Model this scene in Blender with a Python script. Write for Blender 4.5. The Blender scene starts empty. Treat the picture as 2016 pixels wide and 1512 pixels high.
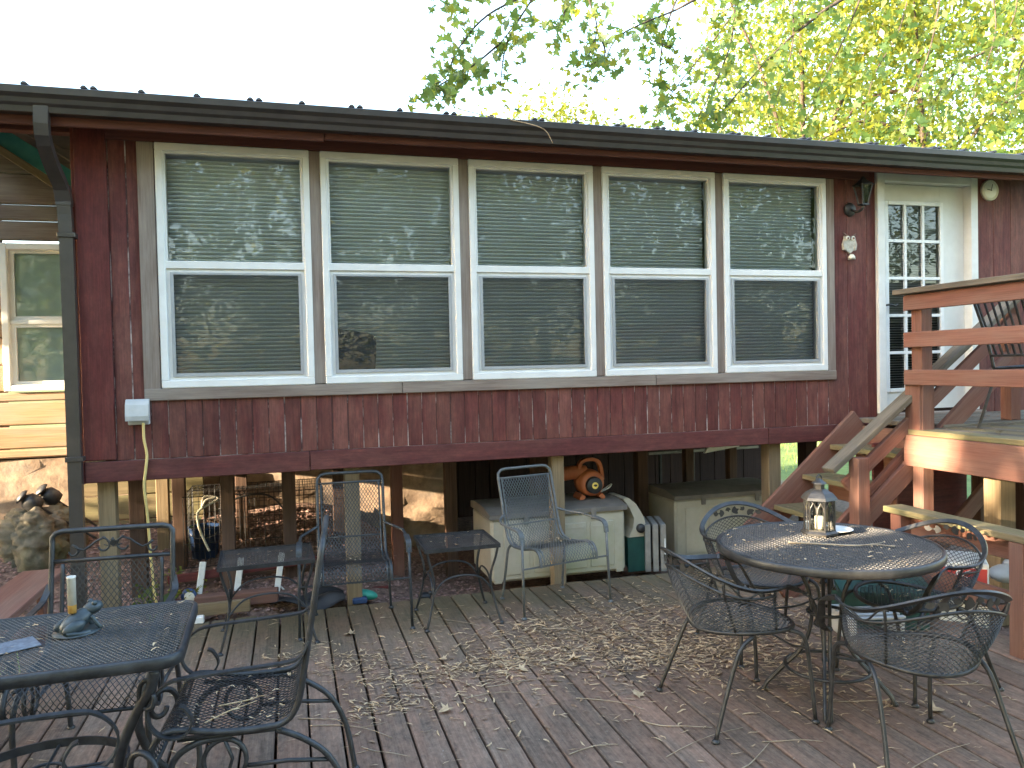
import bpy, math, random
import numpy as np
from mathutils import Vector, Matrix

# ------------------------------------------------------------------ camera, sky, sun, exposure
scene = bpy.context.scene
COL = scene.collection
CAM = Vector((0.7813, -5.3082, 1.6007))
YAW, PITCH, ROLL, FPX = 0.2809, -0.0229, -0.0226, 1515.0
_f = Vector((math.sin(YAW) * math.cos(PITCH), math.cos(YAW) * math.cos(PITCH), math.sin(PITCH)))
_r0 = Vector((math.cos(YAW), -math.sin(YAW), 0))
_u0 = _r0.cross(_f)
RIGHT = _r0 * math.cos(ROLL) + _u0 * math.sin(ROLL)
UP = -_r0 * math.sin(ROLL) + _u0 * math.cos(ROLL)
cd = bpy.data.cameras.new('camera'); cam = bpy.data.objects.new('camera', cd); COL.objects.link(cam)
cd.sensor_width = 36; cd.lens = FPX / 2016 * 36; cd.clip_start = 0.05; cd.clip_end = 400
cam.matrix_world = Matrix(((RIGHT.x, UP.x, -_f.x, CAM.x), (RIGHT.y, UP.y, -_f.y, CAM.y), (RIGHT.z, UP.z, -_f.z, CAM.z), (0, 0, 0, 1)))
scene.camera = cam

SUN_EL = math.radians(11.0)
SUN_AZ = math.atan2(-0.965, -0.21)            # low evening sun from the left
TO_SUN = Vector((math.sin(SUN_AZ) * math.cos(SUN_EL), math.cos(SUN_AZ) * math.cos(SUN_EL), math.sin(SUN_EL)))
world = bpy.data.worlds.new('World'); scene.world = world; world.use_nodes = True
wn = world.node_tree.nodes; wl = world.node_tree.links
sky = wn.new('ShaderNodeTexSky'); sky.sky_type = 'NISHITA'; sky.sun_disc = False
sky.sun_elevation = SUN_EL; sky.sun_rotation = SUN_AZ % (2 * math.pi)
sky.air_density = 1.0; sky.dust_density = 1.7; sky.ozone_density = 0.9
wl.new(sky.outputs[0], wn['Background'].inputs[0]); wn['Background'].inputs[1].default_value = 0.15
sd = bpy.data.lights.new('sun', 'SUN'); sun = bpy.data.objects.new('sun', sd); COL.objects.link(sun)
sd.energy = 3.6; sd.angle = math.radians(0.55); sd.color = (1.0, 0.80, 0.55)
sun.rotation_euler = TO_SUN.to_track_quat('Z', 'Y').to_euler(); sun.location = TO_SUN * 40
scene.view_settings.view_transform = 'Standard'; scene.view_settings.look = 'None'
scene.view_settings.gamma = 1.0; scene.view_settings.use_curve_mapping = False
scene.view_settings.exposure = 3.6
scene.render.engine = 'CYCLES'
scene.cycles.max_bounces = 8; scene.cycles.transparent_max_bounces = 16
scene.cycles.use_denoising = True
scene.cycles.sample_clamp_indirect = 8.0

rng = random.Random(7)
nrng = np.random.default_rng(11)

def ray(px, py):
    return _f + RIGHT * ((px - 1008) / FPX) + UP * ((756 - py) / FPX)
def at(px, py, Y):
    d = ray(px, py); return CAM + d * ((Y - CAM.y) / d.y)
def onz(px, py, z):
    d = ray(px, py); return CAM + d * ((z - CAM.z) / d.z)
def depth(p):
    return (Vector(p) - CAM).dot(_f)

# ------------------------------------------------------------------ materials
MATS = {}
def _mat(name):
    m = bpy.data.materials.new(name); m.use_nodes = True; MATS[name] = m
    nt = m.node_tree; return m, nt, nt.nodes['Principled BSDF']
def _ramp(nt, fac, stops):
    r = nt.nodes.new('ShaderNodeValToRGB'); el = r.color_ramp.elements
    while len(el) < len(stops): el.new(0.5)
    for e, (p, c) in zip(el, stops): e.position = p; e.color = (*c, 1)
    nt.links.new(fac, r.inputs[0]); return r.outputs[0]
def _noise(nt, vec, scale, detail=6, rough=0.6):
    n = nt.nodes.new('ShaderNodeTexNoise'); n.inputs['Scale'].default_value = scale
    n.inputs['Detail'].default_value = detail; n.inputs['Roughness'].default_value = rough
    nt.links.new(vec, n.inputs['Vector']); return n.outputs['Fac']
def _map(nt, vec, scale):
    m = nt.nodes.new('ShaderNodeMapping'); m.inputs['Scale'].default_value = scale
    nt.links.new(vec, m.inputs['Vector']); return m.outputs[0]
def _mix(nt, a, b, fac, mode='MIX'):
    m = nt.nodes.new('ShaderNodeMix'); m.data_type = 'RGBA'; m.blend_type = mode
    for s, v in ((m.inputs[6], a), (m.inputs[7], b)):
        if isinstance(v, tuple): s.default_value = (*v, 1)
        else: nt.links.new(v, s)
    if isinstance(fac, float): m.inputs[0].default_value = fac
    else: nt.links.new(fac, m.inputs[0])
    return m.outputs[2]
def _math(nt, op, a, b=0.0):
    m = nt.nodes.new('ShaderNodeMath'); m.operation = op
    for s, v in ((m.inputs[0], a), (m.inputs[1], b)):
        if isinstance(v, (int, float)): s.default_value = v
        else: nt.links.new(v, s)
    return m.outputs[0]
def _bump(nt, bsdf, h, strength, dist=0.01):
    b = nt.nodes.new('ShaderNodeBump'); b.inputs['Strength'].default_value = strength; b.inputs['Distance'].default_value = dist
    nt.links.new(h, b.inputs['Height']); nt.links.new(b.outputs[0], bsdf.inputs['Normal'])

def wood(name, light, dark, wear=None, wear_amt=0.5, rough=0.75, grain=1.0, var=0.35, stain=None, bump=0.35, algae=False, mottle=False, mottle2=False):
    """timber whose grain runs along the piece's own X axis; every piece differs a little"""
    m, nt, bs = _mat(name)
    tc = nt.nodes.new('ShaderNodeTexCoord'); oi = nt.nodes.new('ShaderNodeObjectInfo')
    ad = nt.nodes.new('ShaderNodeVectorMath'); ad.operation = 'ADD'
    cx = nt.nodes.new('ShaderNodeCombineXYZ')
    r10 = _math(nt, 'MULTIPLY', oi.outputs['Random'], 37.0)
    for i in range(3): nt.links.new(r10, cx.inputs[i])
    nt.links.new(tc.outputs['Object'], ad.inputs[0]); nt.links.new(cx.outputs[0], ad.inputs[1])
    v = ad.outputs[0]
    g = _noise(nt, _map(nt, v, (1.6 * grain, 34 * grain, 34 * grain)), 1.6, 9, 0.68)
    g2 = _noise(nt, _map(nt, v, (5 * grain, 150, 150)), 1.0, 4, 0.6)
    big = _noise(nt, _map(nt, v, (1.2, 5, 5)), 1.3, 5, 0.6)
    c = _ramp(nt, g, [(0.3, dark), (0.72, light)])
    if wear:
        w = _ramp(nt, big, [(0.5 - 0.1, (0, 0, 0)), (0.62, (wear_amt,) * 3)])
        c = _mix(nt, c, wear, w)
    if stain:
        s = _ramp(nt, _noise(nt, _map(nt, v, (2, 3, 3)), 2.1, 6, 0.7), [(0.52, (0, 0, 0)), (0.7, (0.65,) * 3)])
        c = _mix(nt, c, stain, s)
    if mottle:                                  # grime, knots and lichen specks
        f1 = _noise(nt, _map(nt, v, (14, 22, 22)), 2.0, 8, .75); c = _mix(nt, c, _ramp(nt, f1, [(.30, (.50,) * 3), (.55, (1, 1, 1)), (.75, (1.35, 1.3, 1.25))]), .85, 'MULTIPLY')
        f2 = _noise(nt, v, 75, 3, .6); c = _mix(nt, c, (.42, .37, .31), _ramp(nt, f2, [(.66, (0, 0, 0)), (.74, (.55,) * 3)]))
        f3 = _noise(nt, _map(nt, v, (5, 9, 9)), 1.7, 3, .5); c = _mix(nt, c, (.06, .042, .034), _ramp(nt, f3, [(.66, (0, 0, 0)), (.76, (.75,) * 3)]))
    if mottle2:
        f1 = _noise(nt, _map(nt, v, (4, 9, 9)), 2.2, 8, .75); c = _mix(nt, c, _ramp(nt, f1, [(.30, (.62,) * 3), (.52, (1, 1, 1)), (.75, (1.6, 1.45, 1.35))]), .8, 'MULTIPLY')
    if algae:                                   # green film on the boards next to the house
        ge = nt.nodes.new('ShaderNodeNewGeometry'); sp = nt.nodes.new('ShaderNodeSeparateXYZ'); nt.links.new(ge.outputs['Position'], sp.inputs[0])
        q = _math(nt, 'ADD', _math(nt, 'MULTIPLY', sp.outputs[1], .55), _math(nt, 'MULTIPLY', _noise(nt, ge.outputs['Position'], 1.7, 5), 1.5))
        c = _mix(nt, c, (.115, .105, .055), _ramp(nt, q, [(.12, (0, 0, 0)), (.75, (.62,) * 3)]))
    k = _math(nt, 'ADD', _math(nt, 'MULTIPLY', oi.outputs['Random'], var), 1.0 - var / 2)
    cc = nt.nodes.new('ShaderNodeCombineColor')
    for i in range(3): nt.links.new(k, cc.inputs[i])
    c = _mix(nt, c, cc.outputs[0], 1.0, 'MULTIPLY')
    c = _mix(nt, c, _ramp(nt, g2, [(0.25, (0.55,) * 3), (0.6, (1, 1, 1))]), 0.6, 'MULTIPLY')
    nt.links.new(c, bs.inputs['Base Color']); bs.inputs['Roughness'].default_value = rough; bs.inputs['Specular IOR Level'].default_value = 0.22
    _bump(nt, bs, _math(nt, 'ADD', g, _math(nt, 'MULTIPLY', g2, 0.5)), bump, 0.006)
    return m

def speck(name, a, b, scale=20, rough=0.6, metal=0.0, c3=None, bump=0.0, lo=0.35, hi=0.65, spec=None):
    m, nt, bs = _mat(name); tc = nt.nodes.new('ShaderNodeTexCoord')
    n = _noise(nt, tc.outputs['Object'], scale, 7, 0.65)
    c = _ramp(nt, n, [(lo, a), (hi, b)])
    if c3: c = _mix(nt, c, c3, _ramp(nt, _noise(nt, tc.outputs['Object'], scale * 0.23, 5), [(0.5, (0, 0, 0)), (0.68, (0.75,) * 3)]))
    nt.links.new(c, bs.inputs['Base Color']); bs.inputs['Roughness'].default_value = rough; bs.inputs['Metallic'].default_value = metal
    if bump: _bump(nt, bs, n, bump, 0.01)
    return m

def leafm(name, a, b, trans=0.5, lit=(1.0, 1.0, 0.35)):
    m = bpy.data.materials.new(name); m.use_nodes = True; MATS[name] = m
    nt = m.node_tree; nt.nodes.remove(nt.nodes['Principled BSDF']); out = nt.nodes['Material Output']
    tc = nt.nodes.new('ShaderNodeTexCoord')
    c = _ramp(nt, _noise(nt, tc.outputs['Object'], 1.3, 5, 0.7), [(0.35, a), (0.65, b)])
    d = nt.nodes.new('ShaderNodeBsdfDiffuse'); t = nt.nodes.new('ShaderNodeBsdfTranslucent')
    nt.links.new(c, d.inputs[0]); nt.links.new(_mix(nt, c, lit, 0.45), t.inputs[0])
    g = nt.nodes.new('ShaderNodeBsdfGlossy'); g.inputs['Roughness'].default_value = 0.45; g.inputs[0].default_value = (.6, .7, .6, 1)
    ms = nt.nodes.new('ShaderNodeMixShader'); ms.inputs[0].default_value = trans
    nt.links.new(d.outputs[0], ms.inputs[1]); nt.links.new(t.outputs[0], ms.inputs[2])
    m2 = nt.nodes.new('ShaderNodeMixShader'); m2.inputs[0].default_value = 0.06
    nt.links.new(ms.outputs[0], m2.inputs[1]); nt.links.new(g.outputs[0], m2.inputs[2]); nt.links.new(m2.outputs[0], out.inputs[0])
    return m

def glass(name, ior, tint=(1, 1, 1), rough=0.0, wob=0.04):
    m = bpy.data.materials.new(name); m.use_nodes = True; MATS[name] = m
    nt = m.node_tree; nt.nodes.remove(nt.nodes['Principled BSDF']); out = nt.nodes['Material Output']
    t = nt.nodes.new('ShaderNodeBsdfTransparent'); t.inputs[0].default_value = (*tint, 1)
    g = nt.nodes.new('ShaderNodeBsdfGlossy'); g.inputs['Roughness'].default_value = rough
    f = nt.nodes.new('ShaderNodeFresnel'); f.inputs[0].default_value = ior
    tc = nt.nodes.new('ShaderNodeTexCoord'); b = nt.nodes.new('ShaderNodeBump'); b.inputs['Strength'].default_value = wob; b.inputs['Distance'].default_value = 0.02
    nt.links.new(_noise(nt, tc.outputs['Object'], 3.0, 2), b.inputs['Height']); nt.links.new(b.outputs[0], g.inputs['Normal'])
    ms = nt.nodes.new('ShaderNodeMixShader'); nt.links.new(f.outputs[0], ms.inputs[0])
    nt.links.new(t.outputs[0], ms.inputs[1]); nt.links.new(g.outputs[0], ms.inputs[2]); nt.links.new(ms.outputs[0], out.inputs[0])
    return m

def screenm(name):
    """woven insect mesh: too fine to model, half open"""
    m = bpy.data.materials.new(name); m.use_nodes = True; MATS[name] = m
    nt = m.node_tree; bs = nt.nodes['Principled BSDF']; out = nt.nodes['Material Output']
    bs.inputs['Base Color'].default_value = (0.05, 0.055, 0.06, 1); bs.inputs['Roughness'].default_value = 0.6
    t = nt.nodes.new('ShaderNodeBsdfTransparent'); ms = nt.nodes.new('ShaderNodeMixShader'); ms.inputs[0].default_value = 0.32
    nt.links.new(t.outputs[0], ms.inputs[1]); nt.links.new(bs.outputs[0], ms.inputs[2]); nt.links.new(ms.outputs[0], out.inputs[0])
    return m

M = {}
M['deck'] = wood('deck_timber', (.275, .197, .148), (.125, .088, .066), (.32, .178, .120), 0.55, 0.8, 1, .38, stain=(.115, .09, .07), algae=True, mottle=True)
M['siding'] = wood('siding_paint', (.150, .044, .037), (.080, .024, .023), (.195, .085, .066), 0.6, 0.7, 1, .3, bump=.5, mottle2=True)
M['skirt'] = wood('skirt_paint', (.125, .036, .034), (.075, .023, .024), (.16, .065, .054), .5, .65, .8, .2, mottle2=True)
M['corner'] = wood('corner_paint', (.145, .034, .030), (.095, .023, .022), (.16, .055, .045), .45, .65, .7, .15, bump=.3, mottle2=True)
M['redwood'] = wood('red_stained_timber', (.215, .096, .070), (.15, .064, .047), (.21, .13, .10), .55, .7, .7, .25)
M['trim'] = wood('weathered_trim', (.27, .21, .175), (.155, .115, .095), (.33, .29, .25), .5, .8, .8, .3)
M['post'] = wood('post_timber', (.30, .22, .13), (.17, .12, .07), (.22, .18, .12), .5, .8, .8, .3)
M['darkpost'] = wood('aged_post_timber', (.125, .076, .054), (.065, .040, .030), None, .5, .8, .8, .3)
M['grey'] = wood('grey_rail_timber', (.155, .13, .098), (.065, .053, .040), (.23, .205, .165), .6, .85, .8, .2, bump=.6)
M['mossy'] = wood('mossy_timber', (.25, .19, .11), (.13, .10, .055), (.17, .17, .08), .6, .85, .8, .2)
M['log'] = wood('cabin_log_timber', (.40, .26, .15), (.26, .15, .085), (.30, .25, .20), .6, .75, .5, .35)
M['soffit'] = wood('soffit_timber', (.16, .06, .045), (.09, .035, .03), None, .4, .75, .8, .2)
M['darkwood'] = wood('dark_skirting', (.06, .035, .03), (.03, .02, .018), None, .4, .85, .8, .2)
M['groove'] = speck('groove_filler', (.06, .028, .027), (.50, .43, .40), 3.4, .85, lo=.47, hi=.60)
M['white'] = speck('white_vinyl', (.64, .64, .63), (.72, .72, .71), 6, .35)
M['doorwhite'] = speck('white_door_paint', (.56, .56, .54), (.65, .65, .63), 5, .45, c3=(.50, .49, .44))
M['screenframe'] = speck('screen_frame', (.30, .31, .32), (.36, .37, .38), 8, .4)
M['slat'] = speck('blind_slat', (.66, .74, .84), (.72, .80, .90), 4, .5)
M['glass'] = glass('window_glass', 1.62, (.93, .97, .96))
M['glass2'] = glass('lantern_glass', 1.4, (.95, .95, .92))
M['frost'] = glass('dusty_glass', 1.7, (.75, .82, .80), .03)
M['screen'] = screenm('insect_screen')
M['room'] = speck('room_paint', (.22, .22, .21), (.28, .28, .26), 2, .8)
M['gutter'] = speck('gutter_metal', (.030, .026, .026), (.045, .038, .036), 9, .38)
M['roof'] = speck('roof_metal', (.05, .04, .038), (.08, .065, .06), 6, .5)
M['teal'] = speck('teal_metal', (.05, .27, .27), (.08, .34, .33), 9, .4)
M['iron'] = speck('black_iron', (.010, .011, .0125), (.030, .032, .036), 30, .46, .0, c3=(.048, .050, .053))
M['greyiron'] = speck('grey_iron', (.072, .078, .082), (.12, .127, .13), 30, .55, c3=(.10, .11, .09))
M['rust'] = speck('bronze_iron', (.013, .0125, .0125), (.034, .033, .032), 30, .40, c3=(.055, .054, .053))
M['grass'] = leafm('grass_blade', (.10, .17, .03), (.20, .26, .06), .4)
M['leafy'] = leafm('sunny_leaf', (.062, .088, .007), (.115, .128, .010), .56, (.72, .67, .07))  # bright yellow of sunlit leaves put into the colour
M['leafg'] = leafm('green_leaf', (.036, .074, .012), (.060, .10, .018), .53, (.45, .6, .12))
M['leafd'] = leafm('deep_leaf', (.026, .048, .022), (.05, .078, .034), .42, (.45, .6, .25))
M['bark'] = speck('bark', (.025, .018, .013), (.075, .056, .042), 9, .9, bump=.8)
M['twig'] = speck('dry_twig', (.20, .15, .10), (.42, .34, .24), 14, .8)
M['litter'] = speck('dry_leaf_litter', (.36, .24, .13), (.62, .46, .28), 30, .8)
M['litter2'] = speck('brown_leaf_litter', (.13, .08, .05), (.32, .21, .13), 30, .85)
M['mulch'] = speck('red_mulch', (.13, .065, .055), (.42, .27, .23), 24, .9)
M['stone'] = speck('rough_stone', (.075, .067, .046), (.22, .185, .135), 7, .95, c3=(.12, .13, .06), bump=.9)
M['found'] = speck('parged_foundation', (.20, .14, .10), (.40, .29, .20), 9, .95, c3=(.24, .22, .19), bump=.8)
M['tan'] = speck('tan_plastic', (.38, .34, .26), (.46, .42, .33), 5, .55, c3=(.26, .27, .14))
M['tanlid'] = speck('taupe_plastic', (.13, .115, .10), (.19, .165, .14), 8, .6)
M['orange'] = speck('orange_plastic', (.36, .10, .035), (.44, .14, .05), 9, .55)
M['black'] = speck('black_plastic', (.012, .012, .013), (.03, .03, .031), 12, .5)
M['yellow'] = speck('yellow_label', (.75, .55, .10), (.8, .62, .15), 12, .5)
M['cord'] = speck('yellow_cord', (.55, .42, .16), (.65, .52, .22), 9, .5)
M['rope'] = speck('white_rope', (.5, .45, .36), (.7, .65, .55), 60, .9)
M['blue'] = speck('blue_plastic', (.012, .035, .10), (.02, .055, .15), 9, .5)
M['green'] = speck('green_plastic', (.006, .04, .034), (.010, .06, .05), 9, .5)
M['steel'] = speck('dull_steel', (.22, .215, .20), (.32, .31, .29), 10, .5, .4)
M['alu'] = speck('white_aluminium', (.60, .60, .57), (.74, .74, .70), 20, .5)
M['box'] = speck('grey_box_plastic', (.38, .40, .41), (.46, .48, .49), 9, .5)
M['owl'] = speck('owl_stoneware', (.32, .29, .24), (.55, .52, .46), 30, .8)
M['owld'] = speck('owl_dark', (.10, .06, .05), (.2, .12, .09), 30, .8)
M['cream'] = speck('cream_dial', (.60, .57, .48), (.72, .69, .60), 12, .6)
M['plate'] = speck('white_plate', (.72, .71, .68), (.80, .79, .76), 6, .3)
M['tube'] = speck('clouded_tube', (.50, .48, .42), (.62, .60, .54), 18, .35)
M['amber'] = speck('amber_liquid', (.45, .24, .05), (.62, .36, .10), 14, .3)
M['frog'] = speck('frog_verdigris', (.018, .026, .03), (.05, .068, .075), 22, .4)
M['paper'] = speck('faded_card', (.07, .085, .11), (.16, .185, .22), 40, .6)
M['red'] = speck('red_print', (.50, .05, .04), (.58, .07, .05), 9, .6)
M['cloth'] = speck('dark_upholstery', (.012, .014, .018), (.022, .025, .03), 14, .8)

# ground: grass away from the house, bark mulch and soil near it
def ground_mat():
    m, nt, bs = _mat('ground_cover'); tc = nt.nodes.new('ShaderNodeTexCoord'); v = tc.outputs['Object']
    gr = _ramp(nt, _noise(nt, v, 3, 8), [(.3, (.06, .11, .02)), (.7, (.16, .22, .05))])
    mu = _ramp(nt, _noise(nt, v, 26, 8, .7), [(.35, (.08, .045, .035)), (.65, (.28, .18, .14))])
    sp = nt.nodes.new('ShaderNodeSeparateXYZ'); nt.links.new(v, sp.inputs[0])
    d = _math(nt, 'MAXIMUM', _math(nt, 'SUBTRACT', _math(nt, 'ABSOLUTE', _math(nt, 'SUBTRACT', sp.outputs[0], 2.0)), 5.5), _math(nt, 'SUBTRACT', sp.outputs[1], 4.6))
    d = _math(nt, 'ADD', d, _math(nt, 'MULTIPLY', _noise(nt, v, 1.4, 4), 1.2))
    fac = _ramp(nt, d, [(.45, (0, 0, 0)), (.75, (1, 1, 1))])
    nt.links.new(_mix(nt, mu, gr, fac), bs.inputs['Base Color']); bs.inputs['Roughness'].default_value = .95
    _bump(nt, bs, _noise(nt, v, 30, 6), .8, .02); return m
M['ground'] = ground_mat()

# ------------------------------------------------------------------ mesh helpers
class MB:
    def __init__(s): s.v = []; s.f = []
    def add(s, verts, faces):
        o = len(s.v); s.v += [tuple(p) for p in verts]; s.f += [tuple(i + o for i in f) for f in faces]; return s
    def box(s, x0, x1, y0, y1, z0, z1):
        return s.add([(x0, y0, z0), (x1, y0, z0), (x1, y1, z0), (x0, y1, z0), (x0, y0, z1), (x1, y0, z1), (x1, y1, z1), (x0, y1, z1)],
                     [(3, 2, 1, 0), (4, 5, 6, 7), (0, 1, 5, 4), (1, 2, 6, 5), (2, 3, 7, 6), (3, 0, 4, 7)])
    def cbox(s, x0, x1, y0, y1, z0, z1, c=0.006):
        """box with chamfered edges"""
        X = (x0, x1); Y = (y0, y1); Z = (z0, z1); vs = []; idx = {}
        for i in (0, 1):
            for j in (0, 1):
                for k in (0, 1):
                    sx, sy, sz = (1 - 2 * i) * c, (1 - 2 * j) * c, (1 - 2 * k) * c
                    for a, p in enumerate(((X[i], Y[j] + sy, Z[k] + sz), (X[i] + sx, Y[j], Z[k] + sz), (X[i] + sx, Y[j] + sy, Z[k]))):
                        idx[i, j, k, a] = len(vs); vs.append(p)
        fs = []
        for i in (0, 1):
            q = [idx[i, 0, 0, 0], idx[i, 0, 1, 0], idx[i, 1, 1, 0], idx[i, 1, 0, 0]]; fs.append(q if i == 0 else q[::-1])
            q = [idx[0, i, 0, 1], idx[1, i, 0, 1], idx[1, i, 1, 1], idx[0, i, 1, 1]]; fs.append(q if i == 0 else q[::-1])
            q = [idx[0, 0, i, 2], idx[0, 1, i, 2], idx[1, 1, i, 2], idx[1, 0, i, 2]]; fs.append(q if i == 0 else q[::-1])
        for a in (0, 1):
            for b in (0, 1):
                fs.append([idx[0, a, b, 1], idx[1, a, b, 1], idx[1, a, b, 2], idx[0, a, b, 2]])
                fs.append([idx[a, 0, b, 0], idx[a, 1, b, 0], idx[a, 1, b, 2], idx[a, 0, b, 2]])
                fs.append([idx[a, b, 0, 0], idx[a, b, 1, 0], idx[a, b, 1, 1], idx[a, b, 0, 1]])
        for i in (0, 1):
            for j in (0, 1):
                for k in (0, 1): fs.append([idx[i, j, k, a] for a in range(3)])
        return s.add(vs, fs)
    def tube(s, path, r, n=8, closed=False, cap=True):
        P = [Vector(p) for p in path]; m = len(P); rr = r if isinstance(r, (list, tuple)) else [r] * m
        T = []
        for i in range(m):
            a = P[(i - 1) % m] if (closed or i > 0) else P[i]; b = P[(i + 1) % m] if (closed or i < m - 1) else P[i]
            d = b - a; T.append(d.normalized() if d.length > 1e-9 else Vector((0, 0, 1)))
        ref = Vector((0, 0, 1)) if abs(T[0].z) < .9 else Vector((1, 0, 0))
        N = (ref - T[0] * ref.dot(T[0])).normalized(); vs = []
        for i in range(m):
            N = N - T[i] * N.dot(T[i])
            if N.length < 1e-6: N = T[i].orthogonal()
            N.normalize(); B = T[i].cross(N)
            for k in range(n):
                a = 2 * math.pi * k / n; vs.append(P[i] + (N * math.cos(a) + B * math.sin(a)) * rr[i])
        fs = []
        for i in range(m if closed else m - 1):
            j = (i + 1) % m
            for k in range(n): fs.append((i * n + k, i * n + (k + 1) % n, j * n + (k + 1) % n, j * n + k))
        if cap and not closed: fs.append(tuple(range(n))[::-1]); fs.append(tuple((m - 1) * n + k for k in range(n)))
        return s.add(vs, fs)
    def bar(s, path, w, t, side):
        """flat bar: w across `side`, t thick"""
        P = [Vector(p) for p in path]; m = len(P); vs = []
        for i in range(m):
            T = (P[min(i + 1, m - 1)] - P[max(i - 1, 0)]).normalized()
            S = side(i) if callable(side) else Vector(side)
            S = (S - T * S.dot(T)).normalized(); B = T.cross(S)
            for a, b in ((-1, -1), (1, -1), (1, 1), (-1, 1)): vs.append(P[i] + S * (a * w / 2) + B * (b * t / 2))
        fs = []
        for i in range(m - 1):
            for k in range(4): fs.append((i * 4 + k, i * 4 + (k + 1) % 4, i * 4 + 4 + (k + 1) % 4, i * 4 + 4 + k))
        fs += [(3, 2, 1, 0), tuple((m - 1) * 4 + k for k in range(4))]
        return s.add(vs, fs)
    def lathe(s, prof, n=20, c=(0, 0, 0), axis='z'):
        vs = []; fs = []
        for r, z in prof:
            for k in range(n):
                a = 2 * math.pi * k / n; p = (r * math.cos(a), r * math.sin(a), z)
                if axis == 'y': p = (p[0], p[2], p[1])
                if axis == 'x': p = (p[2], p[0], p[1])
                vs.append((p[0] + c[0], p[1] + c[1], p[2] + c[2]))
        m = len(prof)
        for i in range(m - 1):
            for k in range(n): fs.append((i * n + k, i * n + (k + 1) % n, (i + 1) * n + (k + 1) % n, (i + 1) * n + k))
        if prof[0][0] > 1e-6: fs.append(tuple(range(n))[::-1])
        if prof[-1][0] > 1e-6: fs.append(tuple((m - 1) * n + k for k in range(n)))
        return s.add(vs, fs)
    def prism(s, poly, y0, y1):
        """polygon in XZ pushed from y0 to y1"""
        n = len(poly); vs = [(x, y0, z) for x, z in poly] + [(x, y1, z) for x, z in poly]
        fs = [tuple(range(n)), tuple(range(n, 2 * n))[::-1]] + [(i, i + n, (i + 1) % n + n, (i + 1) % n) for i in range(n)]
        return s.add(vs, fs)
    def prismx(s, poly, x0, x1):
        n = len(poly); vs = [(x0, y, z) for y, z in poly] + [(x1, y, z) for y, z in poly]
        fs = [tuple(range(n))[::-1], tuple(range(n, 2 * n))] + [(i, (i + 1) % n, (i + 1) % n + n, i + n) for i in range(n)]
        return s.add(vs, fs)
    def mesh(s, name, smooth=False):
        me = bpy.data.meshes.new(name); me.from_pydata(s.v, [], s.f); me.update()
        if smooth: me.shade_smooth()
        return me
    def build(s, name, mat, parent=None, smooth=False, loc=None):
        me = s.mesh(name, smooth); me.materials.append(M[mat] if isinstance(mat, str) else mat)
        return link(name, me, parent, loc)

def link(name, data, parent=None, loc=None):
    o = bpy.data.objects.new(name, data); COL.objects.link(o)
    if parent is not None: o.parent = parent
    if loc is not None: o.location = loc
    return o
def thing(name, label, cat, loc=(0, 0, 0), rz=0.0, group=None):
    o = link(name, None); o.location = loc; o.rotation_euler = (0, 0, rz); o.empty_display_size = .1
    return tag(o, label, cat, group)
def tag(o, label, cat, group=None):
    o['label'] = label; o['category'] = cat
    if group: o['group'] = group
    return o
def copy_tree(o, parent=None):
    c = o.copy(); COL.objects.link(c)
    if parent is not None: c.parent = parent
    for ch in list(o.children): copy_tree(ch, c)
    return c

_PL = {}
def wpos(o):
    v = Vector(o.location)
    while o.parent is not None: o = o.parent; v = v + Vector(o.location)
    return v
def plank(name, p0, p1, w, t, mat, parent, side=None, c=0.004, roll=0.0):
    """a board from p0 to p1 (world), w wide, t thick; its own X axis runs along its length. `side` = direction of the width."""
    p0 = Vector(p0); p1 = Vector(p1); L = (p1 - p0).length; X = (p1 - p0).normalized()
    if side is None: side = Vector((0, 0, 1)) if abs(X.z) < .9 else Vector((1, 0, 0))
    Yv = Vector(side); Yv = (Yv - X * Yv.dot(X)).normalized(); Zv = X.cross(Yv)
    key = (round(L, 3), round(w, 3), round(t, 3), mat, c)
    if key not in _PL:
        me = MB().cbox(-L / 2, L / 2, -w / 2, w / 2, -t / 2, t / 2, min(c, t * .3)).mesh(name); me.materials.append(M[mat]); _PL[key] = me
    o = link(name, _PL[key], parent)
    mid = (p0 + p1) / 2
    if parent is not None: mid = mid - wpos(parent)
    o.matrix_local = Matrix(((X.x, Yv.x, Zv.x, mid.x), (X.y, Yv.y, Zv.y, mid.y), (X.z, Yv.z, Zv.z, mid.z), (0, 0, 0, 1)))
    return o

def catmull(pts, n=6, closed=False):
    P = [Vector(p) for p in pts]; out = []; m = len(P)
    for i in range(m if closed else m - 1):
        g = (lambda k: P[k % m]) if closed else (lambda k: P[max(0, min(m - 1, k))])
        a, b, c, d = g(i - 1), g(i), g(i + 1), g(i + 2)
        for k in range(n):
            t = k / n
            out.append(.5 * ((2 * b) + (c - a) * t + (2 * a - 5 * b + 4 * c - d) * t * t + (3 * b - a - 3 * c + d) * t ** 3))
    if not closed: out.append(P[-1])
    return out

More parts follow.
